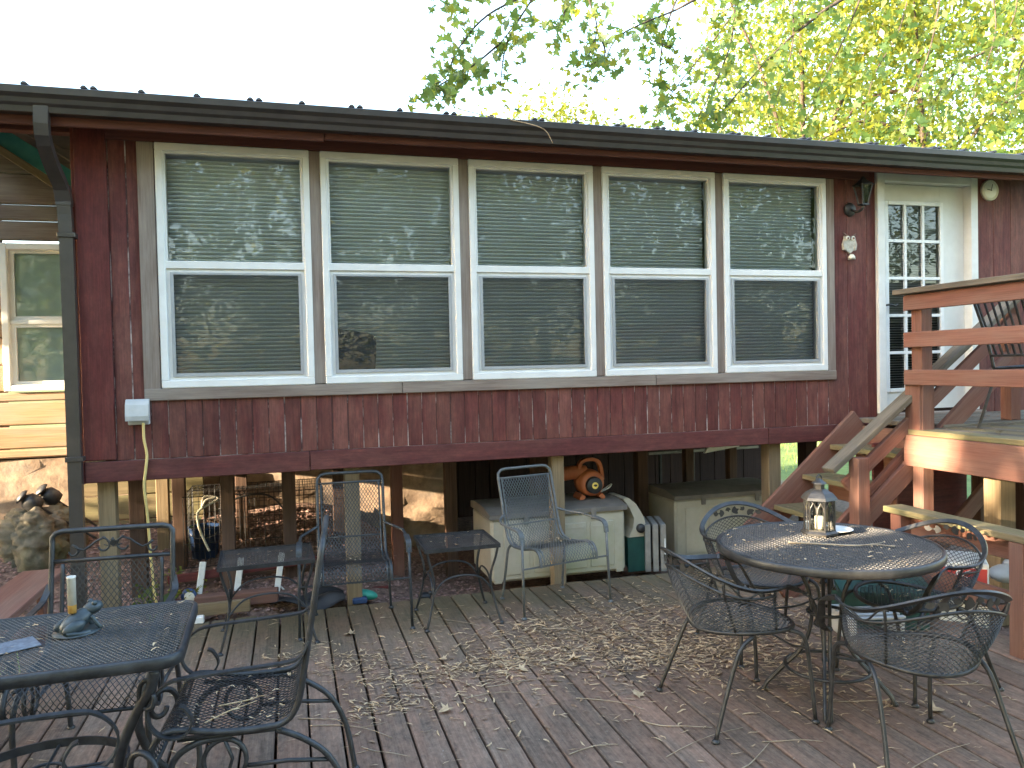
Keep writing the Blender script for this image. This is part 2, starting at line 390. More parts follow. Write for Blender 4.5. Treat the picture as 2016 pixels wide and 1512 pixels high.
def diamond(mb, f, U, V, du, dv, wid, inside=None):
    """expanded-metal mesh over a surface f(u,v): strands as thin three-sided bars"""
    u0, u1 = U; v0, v1 = V; nu = int(round((u1 - u0) / (du / 2))); nv = int(round((v1 - v0) / (dv / 2)))
    hu = (u1 - u0) / nu; hv = (v1 - v0) / nv; e = 1e-3; h = wid / 2
    cache = {}
    def F(i, j):
        k = (i, j)
        if k not in cache: cache[k] = Vector(f(u0 + i * hu, v0 + j * hv))
        return cache[k]
    V_ = mb.v; F_ = mb.f
    for j in range(nv):
        for i in range(nu + 1):
            if (i + j) & 1: continue
            for di in (-1, 1):
                ii = i + di
                if ii < 0 or ii > nu: continue
                if inside and not (inside(u0 + i * hu, v0 + j * hv) and inside(u0 + ii * hu, v0 + (j + 1) * hv)): continue
                a = F(i, j); b = F(ii, j + 1); um = u0 + (i + .5 * di) * hu; vm = v0 + (j + .5) * hv
                p = Vector(f(um, vm)); nrm = (Vector(f(um + e, vm)) - p).cross(Vector(f(um, vm + e)) - p)
                d = b - a; s = d.cross(nrm)
                if s.length < 1e-12: continue
                s.normalize(); s *= h; nrm.normalize(); nn = nrm * (h * .8); o = len(V_)
                for q in (a, b): V_ += [tuple(q + s - nn), tuple(q - s - nn), tuple(q + nn)]
                F_ += [(o, o + 3, o + 4, o + 1), (o + 1, o + 4, o + 5, o + 2), (o + 2, o + 5, o + 3, o)]
    return mb

def leaf_mesh(name, pts, size, mats, maple=False, up=0.0, jitter=.35):
    """many leaf faces at the given points; returns a mesh"""
    pts = np.asarray(pts); n = len(pts)
    if maple:
        sh = [(0, -.5), (.12, -.18), (.42, -.30), (.30, -.08), (.56, .12), (.24, .16), (.20, .34), (0, .62), (-.20, .34), (-.24, .16), (-.56, .12), (-.30, -.08), (-.42, -.30), (-.12, -.18)]
    else:
        sh = [(0, -.5), (.27, -.05), (0, .5), (-.27, -.05)]
    k = len(sh); S = np.array(sh)
    nrm = nrng.normal(size=(n, 3)); nrm[:, 2] += up; nrm /= np.linalg.norm(nrm, axis=1, keepdims=True)
    t = nrng.normal(size=(n, 3)); t[:, 2] -= .6; t -= nrm * (t * nrm).sum(1, keepdims=True); t /= np.linalg.norm(t, axis=1, keepdims=True)
    b = np.cross(nrm, t); sz = size * (1 + jitter * nrng.uniform(-1, 1, n))
    V = pts[:, None, :] + sz[:, None, None] * (b[:, None, :] * S[None, :, 0, None] + t[:, None, :] * S[None, :, 1, None])
    bend = (S[:, 0] ** 2)[None, :, None] * nrm[:, None, :] * sz[:, None, None] * (.9 if maple else 1.4)
    V = V + bend
    me = bpy.data.meshes.new(name); me.vertices.add(n * k); me.vertices.foreach_set('co', V.reshape(-1).astype(np.float32))
    me.loops.add(n * k); me.loops.foreach_set('vertex_index', np.arange(n * k, dtype=np.int32))
    me.polygons.add(n); me.polygons.foreach_set('loop_start', np.arange(0, n * k, k, dtype=np.int32))
    me.polygons.foreach_set('loop_total', np.full(n, k, dtype=np.int32))
    for m in mats: me.materials.append(M[m])
    me.polygons.foreach_set('material_index', nrng.integers(0, len(mats), n).astype(np.int32))
    me.update(calc_edges=True); me.validate(); return me

# ================================================================== ground
def gh(x, y):
    k = max(0.0, min(1.0, (2.1 - x) / 1.2)); k = k * k * (3 - 2 * k)
    yy = max(0.0, min(y, 2.2) - 0.05)
    z = -0.06 + 0.27 * yy * k - 0.05 * (1 - k)
    if x > 4.4: z -= 0.16 * min(1, (x - 4.4) / .4) * max(0.0, min(1.0, (0.6 - y) / .8))
    if y < 0.02 and -0.95 < x < 4.62: z = -0.30
    elif y < 0.02: z = min(z, -0.10) if x > 0 else -0.04
    far = math.hypot(x - 2, y)
    z += 0.03 * math.sin(x * 1.7 + y) * math.cos(y * 1.3 - x * .6) * (0 if -1 < x < 5 and y < .1 else 1)
    return z + max(0, far - 8) * 0.012
def build_ground():
    N = 150; g = [math.sinh(4.2 * (2 * i / N - 1)) / math.sinh(4.2) for i in range(N + 1)]
    xs = [2 + 90 * a for a in g]; ys = [0.6 + 90 * a for a in g]; mb = MB()
    mb.v = [(x, y, gh(x, y)) for y in ys for x in xs]
    mb.f = [(j * (N + 1) + i, j * (N + 1) + i + 1, (j + 1) * (N + 1) + i + 1, (j + 1) * (N + 1) + i) for j in range(N) for i in range(N)]
    o = mb.build('ground', 'ground', smooth=True); o['kind'] = 'structure'
build_ground()

# ================================================================== lower deck
deck = link('deck', None); deck['kind'] = 'structure'
PITCH_B = 0.1429
for k in range(-12, 27):
    x = 0.822 + PITCH_B * k; dz = rng.uniform(-.002, .002)
    cx = x + PITCH_B / 2 + rng.uniform(-.0015, .0015)
    y_end = -0.005 + rng.uniform(-.012, .006)
    if cx > 4.62 or cx < -.9: continue
    j = rng.choice([None, None, -1.9, -3.1, -3.4, -2.6]) if k % 3 else None
    segs = [(-7.0, y_end)] if j is None else [(-7.0, j - .002), (j + .002, y_end)]
    for a, b in segs:
        plank('deck_board', (cx, a, -.019 + dz), (cx, b, -.019 + dz), PITCH_B - .0105, .038, 'deck', deck, side=(1, 0, 0), c=.004)
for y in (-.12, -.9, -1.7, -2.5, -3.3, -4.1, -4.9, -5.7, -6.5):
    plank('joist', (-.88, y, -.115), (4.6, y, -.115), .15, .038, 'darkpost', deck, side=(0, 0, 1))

# ================================================================== sunroom (the red room on posts)
X0, X1 = -0.45, 7.3
WW, WP, WZ0, WZ1 = 0.945, 1.0094, 1.51, 3.06
sunroom = thing('sunroom', 'long dark red timber sunroom on posts with five white windows', 'house')
wb = MB()
for a in ((X0, 0.0, 1.0, 3.2), (4.99, 5.47, 1.0, 3.2), (6.54, X1, 1.0, 3.2), (0.0, 4.99, 1.0, 1.50), (0.0, 4.99, 3.065, 3.2), (5.47, 6.54, 3.16, 3.2), (5.47, 6.54, 1.0, 1.13)):
    wb.box(a[0], a[1], .0045, .07, a[2], a[3])
wall = wb.build('wall', 'groove', sunroom)
x = -.268
while x < X1 - .02:
    w = .0955 if x < 4.9 else .19
    if x > 5.40 and x < 6.50: x = 6.525; continue
    if x < 5.40: w = min(w, 5.474 - x)
    z0 = 1.068
    z1 = 3.15 if (x < -.12 or x > 4.98) else 1.436
    plank('siding_board', (x + w / 2, .006 + rng.uniform(0, .0015), z0), (x + w / 2, .006, z1), w, .012, 'siding', wall, side=(1, 0, 0), c=.002)
    x += w + (rng.choice((.0045, .006, .008)) if x < 4.9 else .003)
# trim
plank('corner_board', (-.362, -.010, 1.075), (-.362, -.010, 3.13), .178, .038, 'corner', sunroom, side=(1, 0, 0))
plank('corner_board', (-.464, .085, 1.075), (-.464, .085, 3.13), .17, .022, 'corner', sunroom, side=(0, 1, 0))
plank('skirt_beam', (-.445, -.022, 1.002), (.893, -.022, 1.002), .128, .038, 'skirt', sunroom)
plank('skirt_beam', (.897, -.020, 1.004), (4.40, -.020, 1.004), .126, .038, 'skirt', sunroom)
plank('skirt_beam', (4.404, -.021, 1.003), (X1, -.021, 1.003), .127, .038, 'skirt', sunroom)
plank('beam_end', (-.464, -.038, 1.0), (-.464, 3.3, 1.0), .135, .030, 'corner', sunroom)
plank('window_trim', (-.052, -.006, 1.437), (-.052, -.006, 3.06), .098, .026, 'trim', sunroom, side=(1, 0, 0))
plank('window_trim', (5.022, -.006, 1.437), (5.022, -.006, 3.06), .072, .026, 'trim', sunroom, side=(1, 0, 0))
for i in range(4):
    xm = i * WP + WW + (WP - WW) / 2
    plank('window_trim', (xm, .001, 1.514), (xm, .001, 3.06), WP - WW + .010, .022, 'trim', sunroom, side=(1, 0, 0))
for a, b in ((-.10, 1.52), (1.523, 3.44), (3.443, 5.06)):
    plank('window_sill_board', (a, -.009, 1.472), (b, -.009, 1.472), .076, .028, 'trim', sunroom)
plank('head_board', (-.28, -.008, 3.107), (5.40, -.008, 3.107), .088, .028, 'soffit', sunroom)
# hidden shell: floor, side, back, ceiling
MB().box(X0, X1, .071, 3.40, 1.07, 1.16).build('floor', 'darkwood', sunroom)
sh = MB(); sh.box(X0 + .002, X0 + .05, .072, 3.4, 1.17, 3.19); sh.box(X1 - .05, X1 - .001, .072, 3.4, 1.17, 3.19); sh.box(X0, X1, 3.401, 3.46, .99, 3.19)
sh.build('shell_wall', 'room', sunroom)
MB().box(X0, X1, .02, 3.46, 3.2, 3.24).build('ceiling', 'room', sunroom)
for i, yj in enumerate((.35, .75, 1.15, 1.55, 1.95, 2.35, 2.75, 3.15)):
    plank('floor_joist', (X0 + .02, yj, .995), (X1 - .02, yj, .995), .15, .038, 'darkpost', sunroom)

def make_window():
    w = MB()                                    # frame with stepped profile
    A, B = .050, .047
    w.cbox(.003, WW - .003, -.026, .06, WZ0, WZ0 + A, .005); w.cbox(.003, WW - .003, -.026, .06, WZ1 - A, WZ1, .005)
    w.cbox(.003, B, -.0255, .06, WZ0 + A - .003, WZ1 - A + .003, .005); w.cbox(WW - B, WW - .003, -.0255, .06, WZ0 + A - .003, WZ1 - A + .003, .005)
    w.cbox(B - .004, WW - B + .004, -.020, .055, 2.268, 2.318, .004)
    root = w.build('window', 'white')
    s = MB()
    for (a, b, c, d, y0, y1) in ((B, B + .014, 2.318, WZ1 - A, -.012, .05), (WW - B - .014, WW - B, 2.318, WZ1 - A, -.012, .05),
                             (B + .014, WW - B - .014, WZ1 - A - .014, WZ1 - A, -.013, .05),
                             (B, B + .026, WZ0 + A, 2.268, -.005, .05), (WW - B - .026, WW - B, WZ0 + A, 2.268, -.005, .05),
                             (B + .026, WW - B - .026, WZ0 + A, WZ0 + A + .026, -.006, .05), (B + .026, WW - B - .026, 2.244, 2.268, -.006, .05)):
        s.box(a, b, y0, y1, c, d)
    s.build('sash', 'white', root)
    f = MB(); a, b, c, d = B + .024, WW - B - .024, WZ0 + A + .022, 2.246
    f.box(a, a + .020, -.017, -.007, c, d); f.box(b - .020, b, -.017, -.007, c, d); f.box(a + .02, b - .02, -.016, -.007, c, c + .022); f.box(a + .02, b - .02, -.016, -.007, d - .014, d)
    f.build('screen_frame', 'screenframe', root)
    MB().add([(a + .018, -.010, c + .018), (b - .018, -.010, c + .018), (b - .018, -.010, d - .012), (a + .018, -.010, d - .012)], [(0, 1, 2, 3)]).build('insect_screen', 'screen', root)
    MB().add([(B + .01, .018, 2.30), (WW - B - .01, .018, 2.30), (WW - B - .01, .018, WZ1 - A - .01), (B + .01, .018, WZ1 - A - .01)], [(0, 1, 2, 3)]).build('pane', 'glass', root)
    MB().add([(B + .01, .032, WZ0 + A), (WW - B - .01, .032, WZ0 + A), (WW - B - .01, .032, 2.29), (B + .01, .032, 2.29)], [(0, 1, 2, 3)]).build('pane', 'glass', root)
    bl = MB(); z = WZ0 + .02; n = 0
    while z < WZ1 - .02:
        h = .0212; t = .006; o = rng.uniform(-.0008, .0008)
        x0, x1 = B - .03 + .02, WW - B + .01
        bl.add([(x0, .128 + t, z + o), (x1, .128 + t, z), (x1, .122, z + h * .55), (x0, .122, z + h * .55 + o), (x0, .124 - t * .4, z + h + o), (x1, .124 - t * .4, z + h)], [(0, 1, 2, 3), (3, 2, 5, 4)])
        z += .0258; n += 1
    bl.build('blind', 'slat', root)
    return root
win = make_window(); win.parent = sunroom
for i in range(1, 5):
    c = copy_tree(win, sunroom); c.location = (i * WP, 0, 0)

# roof, fascia, gutter
roof = MB().add([(-1.6, -.36, 3.222), (X1 + .3, -.36, 3.222), (X1 + .3, 4.0, 3.70), (-1.6, 4.0, 3.70), (-1.6, -.36, 3.245), (X1 + .3, -.36, 3.245), (X1 + .3, 4.0, 3.723), (-1.6, 4.0, 3.723)],
              [(3, 2, 1, 0), (4, 5, 6, 7), (0, 1, 5, 4), (1, 2, 6, 5), (2, 3, 7, 6), (3, 0, 4, 7)]).build('roof', 'roof', sunroom)
rb = MB().prismx([(-.40, 3.2415), (-.40, 3.243), (4.0, 3.724), (4.0, 3.7235)], 0, .001)
ribm = MB()
def rib(mb, dx): 
    p = [(-.020, 0), (-.007, .014), (.007, .014), (.020, 0)]
    vs = [(dx + a, -.40, 3.2405 + b) for a, b in p] + [(dx + a, 4.0, 3.7235 + b) for a, b in p]
    mb.add(vs, [(0, 1, 2, 3), (7, 6, 5, 4), (0, 4, 5, 1), (1, 5, 6, 2), (2, 6, 7, 3)])
rib(ribm, 0); rme = ribm.mesh('roof_rib'); rme.materials.append(M['roof'])
xr = -1.5
while xr < X1 + .25:
    link('roof_rib', rme, roof, (xr, 0, 0)); 
    if int(xr * 3 + 100) % 2: link('roof_rib', rme, roof, (xr + .05, 0, 0))
    xr += .30
plank('fascia_board', (-1.6, -.290, 3.125), (1.03, -.290, 3.125), .16, .026, 'soffit', sunroom)
plank('fascia_board', (1.034, -.287, 3.135), (X1 + .3, -.287, 3.135), .16, .026, 'soffit', sunroom)
for yy in (-.235, -.14, -.045):
    plank('soffit_board', (-.45, yy, 3.165), (X1, yy, 3.165), .091, .014, 'soffit', sunroom, side=(0, 1, 0))
gp = [(-.306, 3.205), (-.306, 3.095), (-.372, 3.095), (-.380, 3.125), (-.396, 3.140), (-.404, 3.165), (-.425, 3.185), (-.428, 3.222), (-.418, 3.228), (-.410, 3.218), (-.40, 3.205)]
MB().prismx(gp[::-1], -1.9, X1 + .3).build('gutter', 'gutter', sunroom)
def downspout():
    pts = [at(82, 205, -.36), at(84, 265, -.34), at(100, 320, -.22), at(122, 372, -.09), at(127, 405, -.062), (-.492, -.062, 2.2), (-.492, -.062, .06)]
    pts = [Vector(p) for p in pts]; mb = MB(); mb.bar(catmull(pts, 3), .075, .052, (1, 0, 0)); o = mb.build('downspout', 'gutter', sunroom)
    for z in (2.44, 1.08):
        MB().cbox(-.540, -.44, -.096, -.028, z, z + .03, .003).build('strap', 'gutter', o)
    e = MB().bar([at(121, 366, -.092), at(126.5, 396, -.0625), at(127, 405, -.062)], .083, .060, (1, 0, 0)); e.build('elbow_joint', 'gutter', o)
downspout()

# door
door = MB()
dx0, dx1, dz0, dz1 = 5.475, 6.52, 1.14, 3.14
for a in ((dx0, dx0 + .075, -.03, .14, dz0, dz1), (dx1 - .075, dx1, -.03, .14, dz0, dz1)): door.cbox(*a, .004)
door.cbox(dx0 + .075, dx1 - .075, -.028, .14, dz1 - .075, dz1, .004)
door = door.build('door', 'doorwhite', sunroom)
lf = MB(); lx0, lx1 = dx0 + .078, dx1 - .078; gx0, gx1, gz0, gz1 = lx0 + .10, lx1 - .20, 1.33, 2.90
gx0, gx1 = 5.63, 6.19
lf.box(lx0, gx0, .05, .09, dz0 + .02, dz1 - .08); lf.box(gx1, lx1, .05, .09, dz0 + .02, dz1 - .08)
lf.box(gx0, gx1, .051, .09, dz0 + .02, gz0); lf.box(gx0, gx1, .051, .09, gz1, dz1 - .08)
lf.build('door_leaf', 'doorwhite', door)
gf = MB()
for a in ((gx0 - .025, gx0 + .012, gz0 - .02, gz1 + .02), (gx1 - .012, gx1 + .025, gz0 - .02, gz1 + .02), (gx0 + .012, gx1 - .012, gz0 - .02, gz0 + .012), (gx0 + .012, gx1 - .012, gz1 - .012, gz1 + .02)):
    gf.cbox(a[0], a[1], .036, .056, a[2], a[3], .003)
cw = (gx1 - gx0) / 3; ch = (gz1 - gz0) / 5
for i in (1, 2): gf.box(gx0 + i * cw - .012, gx0 + i * cw + .012, .040, .058, gz0 + .012, gz1 - .012)
for j in range(1, 5):
    for i in range(3): gf.box(gx0 + i * cw + .0125, gx0 + (i + 1) * cw - .0125, .041, .057, gz0 + j * ch - .012, gz0 + j * ch + .012)
gf.build('muntin', 'white', door)
pm = MB().add([(.008, .062, .008), (cw - .008, .062, .008), (cw - .008, .062, ch - .008), (.008, .062, ch - .008)], [(0, 1, 2, 3)]).mesh('pane'); pm.materials.append(M['glass'])
for i in range(3):
    for j in range(5): link('pane', pm, door, (gx0 + i * cw, 0, gz0 + j * ch))
bl = MB(); z = gz0
while z < gz1:
    g = .016 if z > gz0 + .55 else .009
    bl.add([(gx0 - .01, .108, z), (gx1 + .01, .108, z), (gx1 + .01, .100, z + g), (gx0 - .01, .100, z + g)], [(0, 1, 2, 3)]); z += .021
bl.build('blind', 'screenframe', door)
MB().box(lx0, lx1, .16, .18, dz0, dz1).build('dark_interior', 'cloth', door)  # dark sheet standing in for the unlit room behind the glass
hd = MB().tube([(5.575, .052, 2.04), (5.575, .02, 2.04), (5.575, .0, 2.04)], .009, 8); hd.tube(catmull([(5.575, .0, 2.04), (5.62, -.004, 2.045), (5.66, -.004, 2.035), (5.69, -.002, 2.048)], 4), .008, 8)
hd.lathe([(.026, .046), (.026, .036), (.012, .034)][::-1], 16, (5.575, 0, 2.04), 'y'); hd.build('door_handle', 'rust', door, True)
MB().lathe([(.010, .026), (.026, .036), (.028, .048)], 16, (5.575, 0, 2.165), 'y').build('deadbolt', 'steel', door, True)
plank('threshold', (dx0, -.03, 1.125), (dx1, -.03, 1.125), .14, .022, 'trim', sunroom, side=(0, 1, 0))

# posts under the room
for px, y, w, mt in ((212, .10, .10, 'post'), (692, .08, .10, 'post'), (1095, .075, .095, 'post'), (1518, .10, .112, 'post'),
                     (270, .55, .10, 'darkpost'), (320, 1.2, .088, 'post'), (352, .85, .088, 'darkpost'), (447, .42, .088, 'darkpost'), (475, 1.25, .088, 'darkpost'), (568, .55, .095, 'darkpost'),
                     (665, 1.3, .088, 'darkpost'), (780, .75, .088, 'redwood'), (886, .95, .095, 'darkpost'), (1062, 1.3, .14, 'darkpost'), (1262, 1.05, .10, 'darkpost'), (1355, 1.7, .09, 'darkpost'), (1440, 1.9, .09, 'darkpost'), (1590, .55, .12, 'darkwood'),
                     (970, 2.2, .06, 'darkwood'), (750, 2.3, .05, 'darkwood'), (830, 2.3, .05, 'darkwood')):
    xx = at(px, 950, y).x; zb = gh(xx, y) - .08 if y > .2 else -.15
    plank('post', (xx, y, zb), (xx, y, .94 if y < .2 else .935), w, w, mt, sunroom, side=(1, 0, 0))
# dark board skirting at the back of the crawl space
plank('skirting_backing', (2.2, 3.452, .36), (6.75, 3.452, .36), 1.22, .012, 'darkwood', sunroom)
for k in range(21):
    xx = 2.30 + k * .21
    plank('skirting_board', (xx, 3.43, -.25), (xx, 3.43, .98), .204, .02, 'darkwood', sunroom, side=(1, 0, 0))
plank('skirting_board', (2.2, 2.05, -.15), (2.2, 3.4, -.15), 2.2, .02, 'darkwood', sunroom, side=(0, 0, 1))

# ================================================================== old cabin on the left
cabin = thing('log_cabin', 'old weathered plank cabin wing behind the sunroom corner', 'house', (-1.0, 1.8, 0))
cw_ = MB(); cw_.box(-4.0, -.47, .06, .2, .93, 3.7); cw_.box(-.49, 1.2 + 1.0, .06, .2, .93, 1.0); cwall = cw_.build('wall', 'darkwood', cabin)
def cab_board(z0, z1, y, segs, mt='log'):
    for a, b in segs: plank('siding_board', (a, 1.8 + y, (z0 + z1) / 2), (b, 1.8 + y, (z0 + z1) / 2), z1 - z0, .05, mt, cwall, c=.012)
WX0, WX1, WZA, WZB = -1.42, -.60, 1.49, 2.68
rows = [(.945, 1.015), (1.02, 1.20), (1.21, 1.40), (1.405, 1.48), (1.485, 1.70), (1.705, 1.92), (1.925, 2.13), (2.135, 2.34), (2.345, 2.55), (2.555, 2.70), (2.705, 2.86), (2.865, 2.99), (2.995, 3.24), (3.245, 3.46), (3.465, 3.68)]
for ri, (a, b) in enumerate(rows):
    if b <= WZA or a >= WZB - .02: cab_board(a, b, .01 - .0025 * ri, [(-4.9, -1.51), (-1.506, -.50)] if b > 2.6 else [(-4.9, -.50)], 'log' if b < 2.75 else 'trim')
    else: cab_board(a, b, .01 - .0025 * ri, [(-4.9, WX0 - .005)])
fo = MB(); 
nx, nz = 50, 14
def fy(i, j): return 1.83 + .05 * (rng.random() - .5)
grid = [[(-4.9 + (7.1) * i / nx, fy(i, j), -.1 + 1.03 * j / nz) for i in range(nx + 1)] for j in range(nz + 1)]
fo.v = [(p[0] + 1.0, p[1] - 1.8, p[2]) for r in grid for p in r]; fo.f = [(j * (nx + 1) + i, j * (nx + 1) + i + 1, (j + 1) * (nx + 1) + i + 1, (j + 1) * (nx + 1) + i) for j in range(nz) for i in range(nx)]
fo.add([(-3.9, .3, -.1), (3.2, .3, -.1), (3.2, .3, .93), (-3.9, .3, .93)], [(0, 1, 2, 3)]); fo.build('foundation', 'found', cabin, True)
# horizontal planks of a low wall in front of the foundation, seen between the posts
for z in (.30, .505, .71): plank('foundation_board', (-.95, 1.71, z), (.05, 1.71, z), .195, .04, 'mossy', cabin)
cwin = MB()
for a in ((WX0, WX0 + .05, WZA, WZB), (WX1 - .05, WX1, WZA, WZB)): cwin.cbox(a[0] + 1, a[1] + 1, -.06, .05, a[2], a[3], .005)
for a in ((WZA, WZA + .05), (WZB - .05, WZB)): cwin.cbox(WX0 + 1.05, WX1 + .95, -.059, .05, a[0], a[1], .005)
cwin.cbox(WX0 + 1.05, WX1 + .95, -.03, .05, 2.03, 2.065, .004)
cwin = cwin.build('window', 'white', cabin)
cs = MB()
for za, zb, y in ((1.54, 2.03, -.012), (2.065, 2.63, -.006)):
    cs.box(WX0 + 1.05, WX0 + 1.085, y, y + .03, za, zb); cs.box(WX1 + .915, WX1 + .95, y, y + .03, za, zb); cs.box(WX0 + 1.085, WX1 + .915, y, y + .029, za, za + .03); cs.box(WX0 + 1.085, WX1 + .915, y, y + .029, zb - .025, zb)
cs.build('sash', 'white', cwin)
MB().add([(WX0 + 1.05, .012, 1.55), (WX1 + .95, .012, 1.55), (WX1 + .95, .012, 2.63), (WX0 + 1.05, .012, 2.63)], [(0, 1, 2, 3)]).build('pane', 'frost', cwin)
MB().add([(WX0 + 1.0, .05, 1.5), (WX1 + 1.0, .05, 1.5), (WX1 + 1.0, .05, 2.68), (WX0 + 1.0, .05, 2.68)], [(0, 1, 2, 3)]).build('window_shade', 'slat', cwin)
# sloping porch roof edge seen above
for (pa, pb, w, t, mt, nm, y) in (((0, 292), (205, 425), .055, .04, 'post', 'rake_board', 1.05), ((0, 268), (205, 395), .125, .02, 'teal', 'roof_edge', 1.12), ((60, 262), (205, 352), .05, .04, 'trim', 'rake_board', 1.16)):
    plank(nm, at(pa[0] - 200, pa[1] - 125, y), at(*pb, y), w, t, mt, cabin)
plank('eave_beam', (-2.4, .60, 3.30), (-.46, .60, 3.30), .10, .09, 'soffit', cabin)
plank('eave_board', (-2.4, -.05, 3.20), (-.46, -.05, 3.20), .07, .04, 'soffit', cabin)
MB().add([(-4.2, -.2, 3.72), (.5, -.2, 3.72), (.5, 3.5, 4.6), (-4.2, 3.5, 4.6)], [(0, 1, 2, 3)]).build('roof', 'roof', cabin)

# ================================================================== raised deck, stairs, low rail
rd = thing('raised_deck', 'raised red stained timber deck with railing in front of the door', 'deck', (4.9, -.9, 0))
for k in range(16):
    xx = 4.90 + .072 + k * .144
    plank('deck_board', (xx, -3.8, 1.082), (xx, -.93, 1.082), .138, .036, 'grey' if k % 2 else 'mossy', rd, side=(1, 0, 0))
for k in range(6):
    yy = -.86 + .145 * k
    if yy < -.06: plank('deck_board', (5.22, yy, 1.10), (7.25, yy, 1.10), .139, .036, 'grey', rd, side=(0, 1, 0))
plank('rim_beam', (4.915, -3.8, .955), (4.915, -.90, .955), .215, .04, 'redwood', rd)
plank('rim_beam', (4.94, -.885, .95), (7.2, -.885, .95), .21, .038, 'redwood', rd)
plank('rim_beam', (5.24, -.06, .955), (5.24, -.86, .955), .2, .038, 'redwood', rd)
for (xx, yy, z0, z1) in ((4.985, -.98, -.2, 2.035), (4.985, -2.45, -.2, 2.035), (4.985, -3.7, -.2, 2.035), (5.95, -.82, 1.12, 2.02), (7.1, -.9, -.2, 2.0)):
    plank('post', (xx, yy, z0), (xx, yy, z1), .092, .092, 'redwood', rd, side=(1, 0, 0))
plank('post', (4.985, -.955, .86), (4.985, -.955, 1.42), .13, .13, 'redwood', rd, side=(1, 0, 0))
plank('rail_cap', (4.93, -3.85, 2.056), (4.93, -.85, 2.056), .145, .037, 'grey', rd, side=(1, 0, 0))
for z in (1.978, 1.722, 1.462): plank('rail_board', (4.915, -3.8, z), (4.915, -.905, z), .105, .036, 'redwood', rd)
px_ = at(1968, 1010, -1.15)
plank('support_post', (px_.x, -1.15, -.25), (px_.x, -1.15, .86), .135, .135, 'post', rd, side=(1, 0, 0))
plank('support_post', (5.95, -.55, -.25), (5.95, -.55, .90), .09, .09, 'darkpost', rd, side=(1, 0, 0))
plank('support_post', (6.5, -.45, -.25), (6.5, -.45, .90), .09, .09, 'darkpost', rd, side=(1, 0, 0))
plank('brace', (5.35, -.70, .15), (6.1, -.70, .82), .12, .036, 'redwood', rd)
plank('shade_panel', (5.05, -.42, .55), (5.95, -.42, .55), .80, .02, 'corner', rd)  # panel added to darken the open gap under the landing

st = thing('staircase', 'red stained stairs with worn treads climbing to the door', 'stairs', (4.0, -.5, 0))
plank('stringer', (3.93, -.10, .015), (5.22, -.10, 1.09), .235, .038, 'redwood', st, side=(-.64, 0, .77))
plank('stringer', (3.93, -.86, .015), (5.20, -.86, 1.08), .15, .038, 'redwood', st, side=(-.64, 0, .77))
for i in range(4):
    z = .235 + i * .222; xx = 4.25 + i * .262
    plank('tread', (xx, -.84, z), (xx, -.122, z), .265, .038, 'mossy', st, side=(1, 0, 0))
    plank('riser', (xx + .12, -.84, z - .115 + .01), (xx + .12, -.122, z - .115 + .01), .15, .02, 'redwood', st)
plank('handrail', (4.27, -.90, .845), (5.90, -.90, 2.02), .115, .04, 'grey', st, side=(0, 1, 0))
plank('rail_board', (4.40, -.905, .73), (5.90, -.905, 1.87), .09, .036, 'redwood', st)
plank('rail_board', (4.47, -.905, .43), (5.86, -.905, 1.58), .13, .036, 'redwood', st)
plank('post', (4.475, -.955, -.03), (4.475, -.955, .93), .095, .095, 'redwood', st, side=(1, 0, 0))

lr = thing('low_railing', 'low deck railing with mossy cap along the right deck edge', 'railing', (4.5, -2.2, 0))
plank('rail_cap', (4.50, -4.6, .632), (4.50, -1.22, .632), .145, .038, 'mossy', lr, side=(1, 0, 0))
for z, mt in ((.548, 'redwood'), (.245, 'redwood')): plank('rail_board', (4.535, -4.55, z), (4.535, -1.25, z), .125, .036, mt, lr)
for yy in (-1.32, -2.16, -3.3, -4.4): plank('post', (4.475, yy, -.01), (4.475, yy, .61), .085, .085, 'redwood', lr, side=(1, 0, 0))

bench = thing('deck_bench', 'plain red brown plank bench at the left deck edge', 'bench', (-.66, -.9, 0))
plank('seat', (-.66, -2.2, .432), (-.66, -.13, .432), .235, .038, 'redwood', bench, side=(1, 0, 0))
plank('support', (-.62, -.30, .0), (-.62, -.30, .41), .14, .038, 'redwood', bench, side=(0, 1, 0))
plank('support', (-.62, -1.9, .0), (-.62, -1.9, .41), .14, .038, 'redwood', bench, side=(0, 1, 0))

# ================================================================== wrought iron furniture
def arc(c, r, a0, a1, n, ax='yz', x=0.0):
    out = []
    for k in range(n + 1):
        a = a0 + (a1 - a0) * k / n; u = c[0] + r * math.cos(a); v = c[1] + r * math.sin(a)
        out.append((x, u, v) if ax == 'yz' else ((u, x, v) if ax == 'xz' else (u, v, x)))
    return out
def along(path):
    P = [Vector(p) for p in path]; L = [0.0]
    for a, b in zip(P, P[1:]): L.append(L[-1] + (b - a).length)
    tot = L[-1]
    def f(s):
        s = max(0, min(tot - 1e-9, s))
        lo, hi = 0, len(L) - 1
        while hi - lo > 1:
            m = (lo + hi) // 2
            if L[m] <= s: lo = m
            else: hi = m
        t = (s - L[lo]) / max(1e-9, L[hi] - L[lo]); return P[lo].lerp(P[hi], t)
    return f, tot

def spiral(c, r0, r1, a0, a1, n, plane, k):
    out = []
    for i in range(n + 1):
        t = i / n; a = a0 + (a1 - a0) * t; r = r0 + (r1 - r0) * t
        out.append((c[0] + r * math.cos(a), k, c[1] + r * math.sin(a)) if plane == 'xz' else (k, c[0] + r * math.cos(a), c[1] + r * math.sin(a)))
    return out

def foot(mb, p): mb.lathe([(.0, 0), (.017, 0), (.018, .006), (.010, .016)], 10, p)

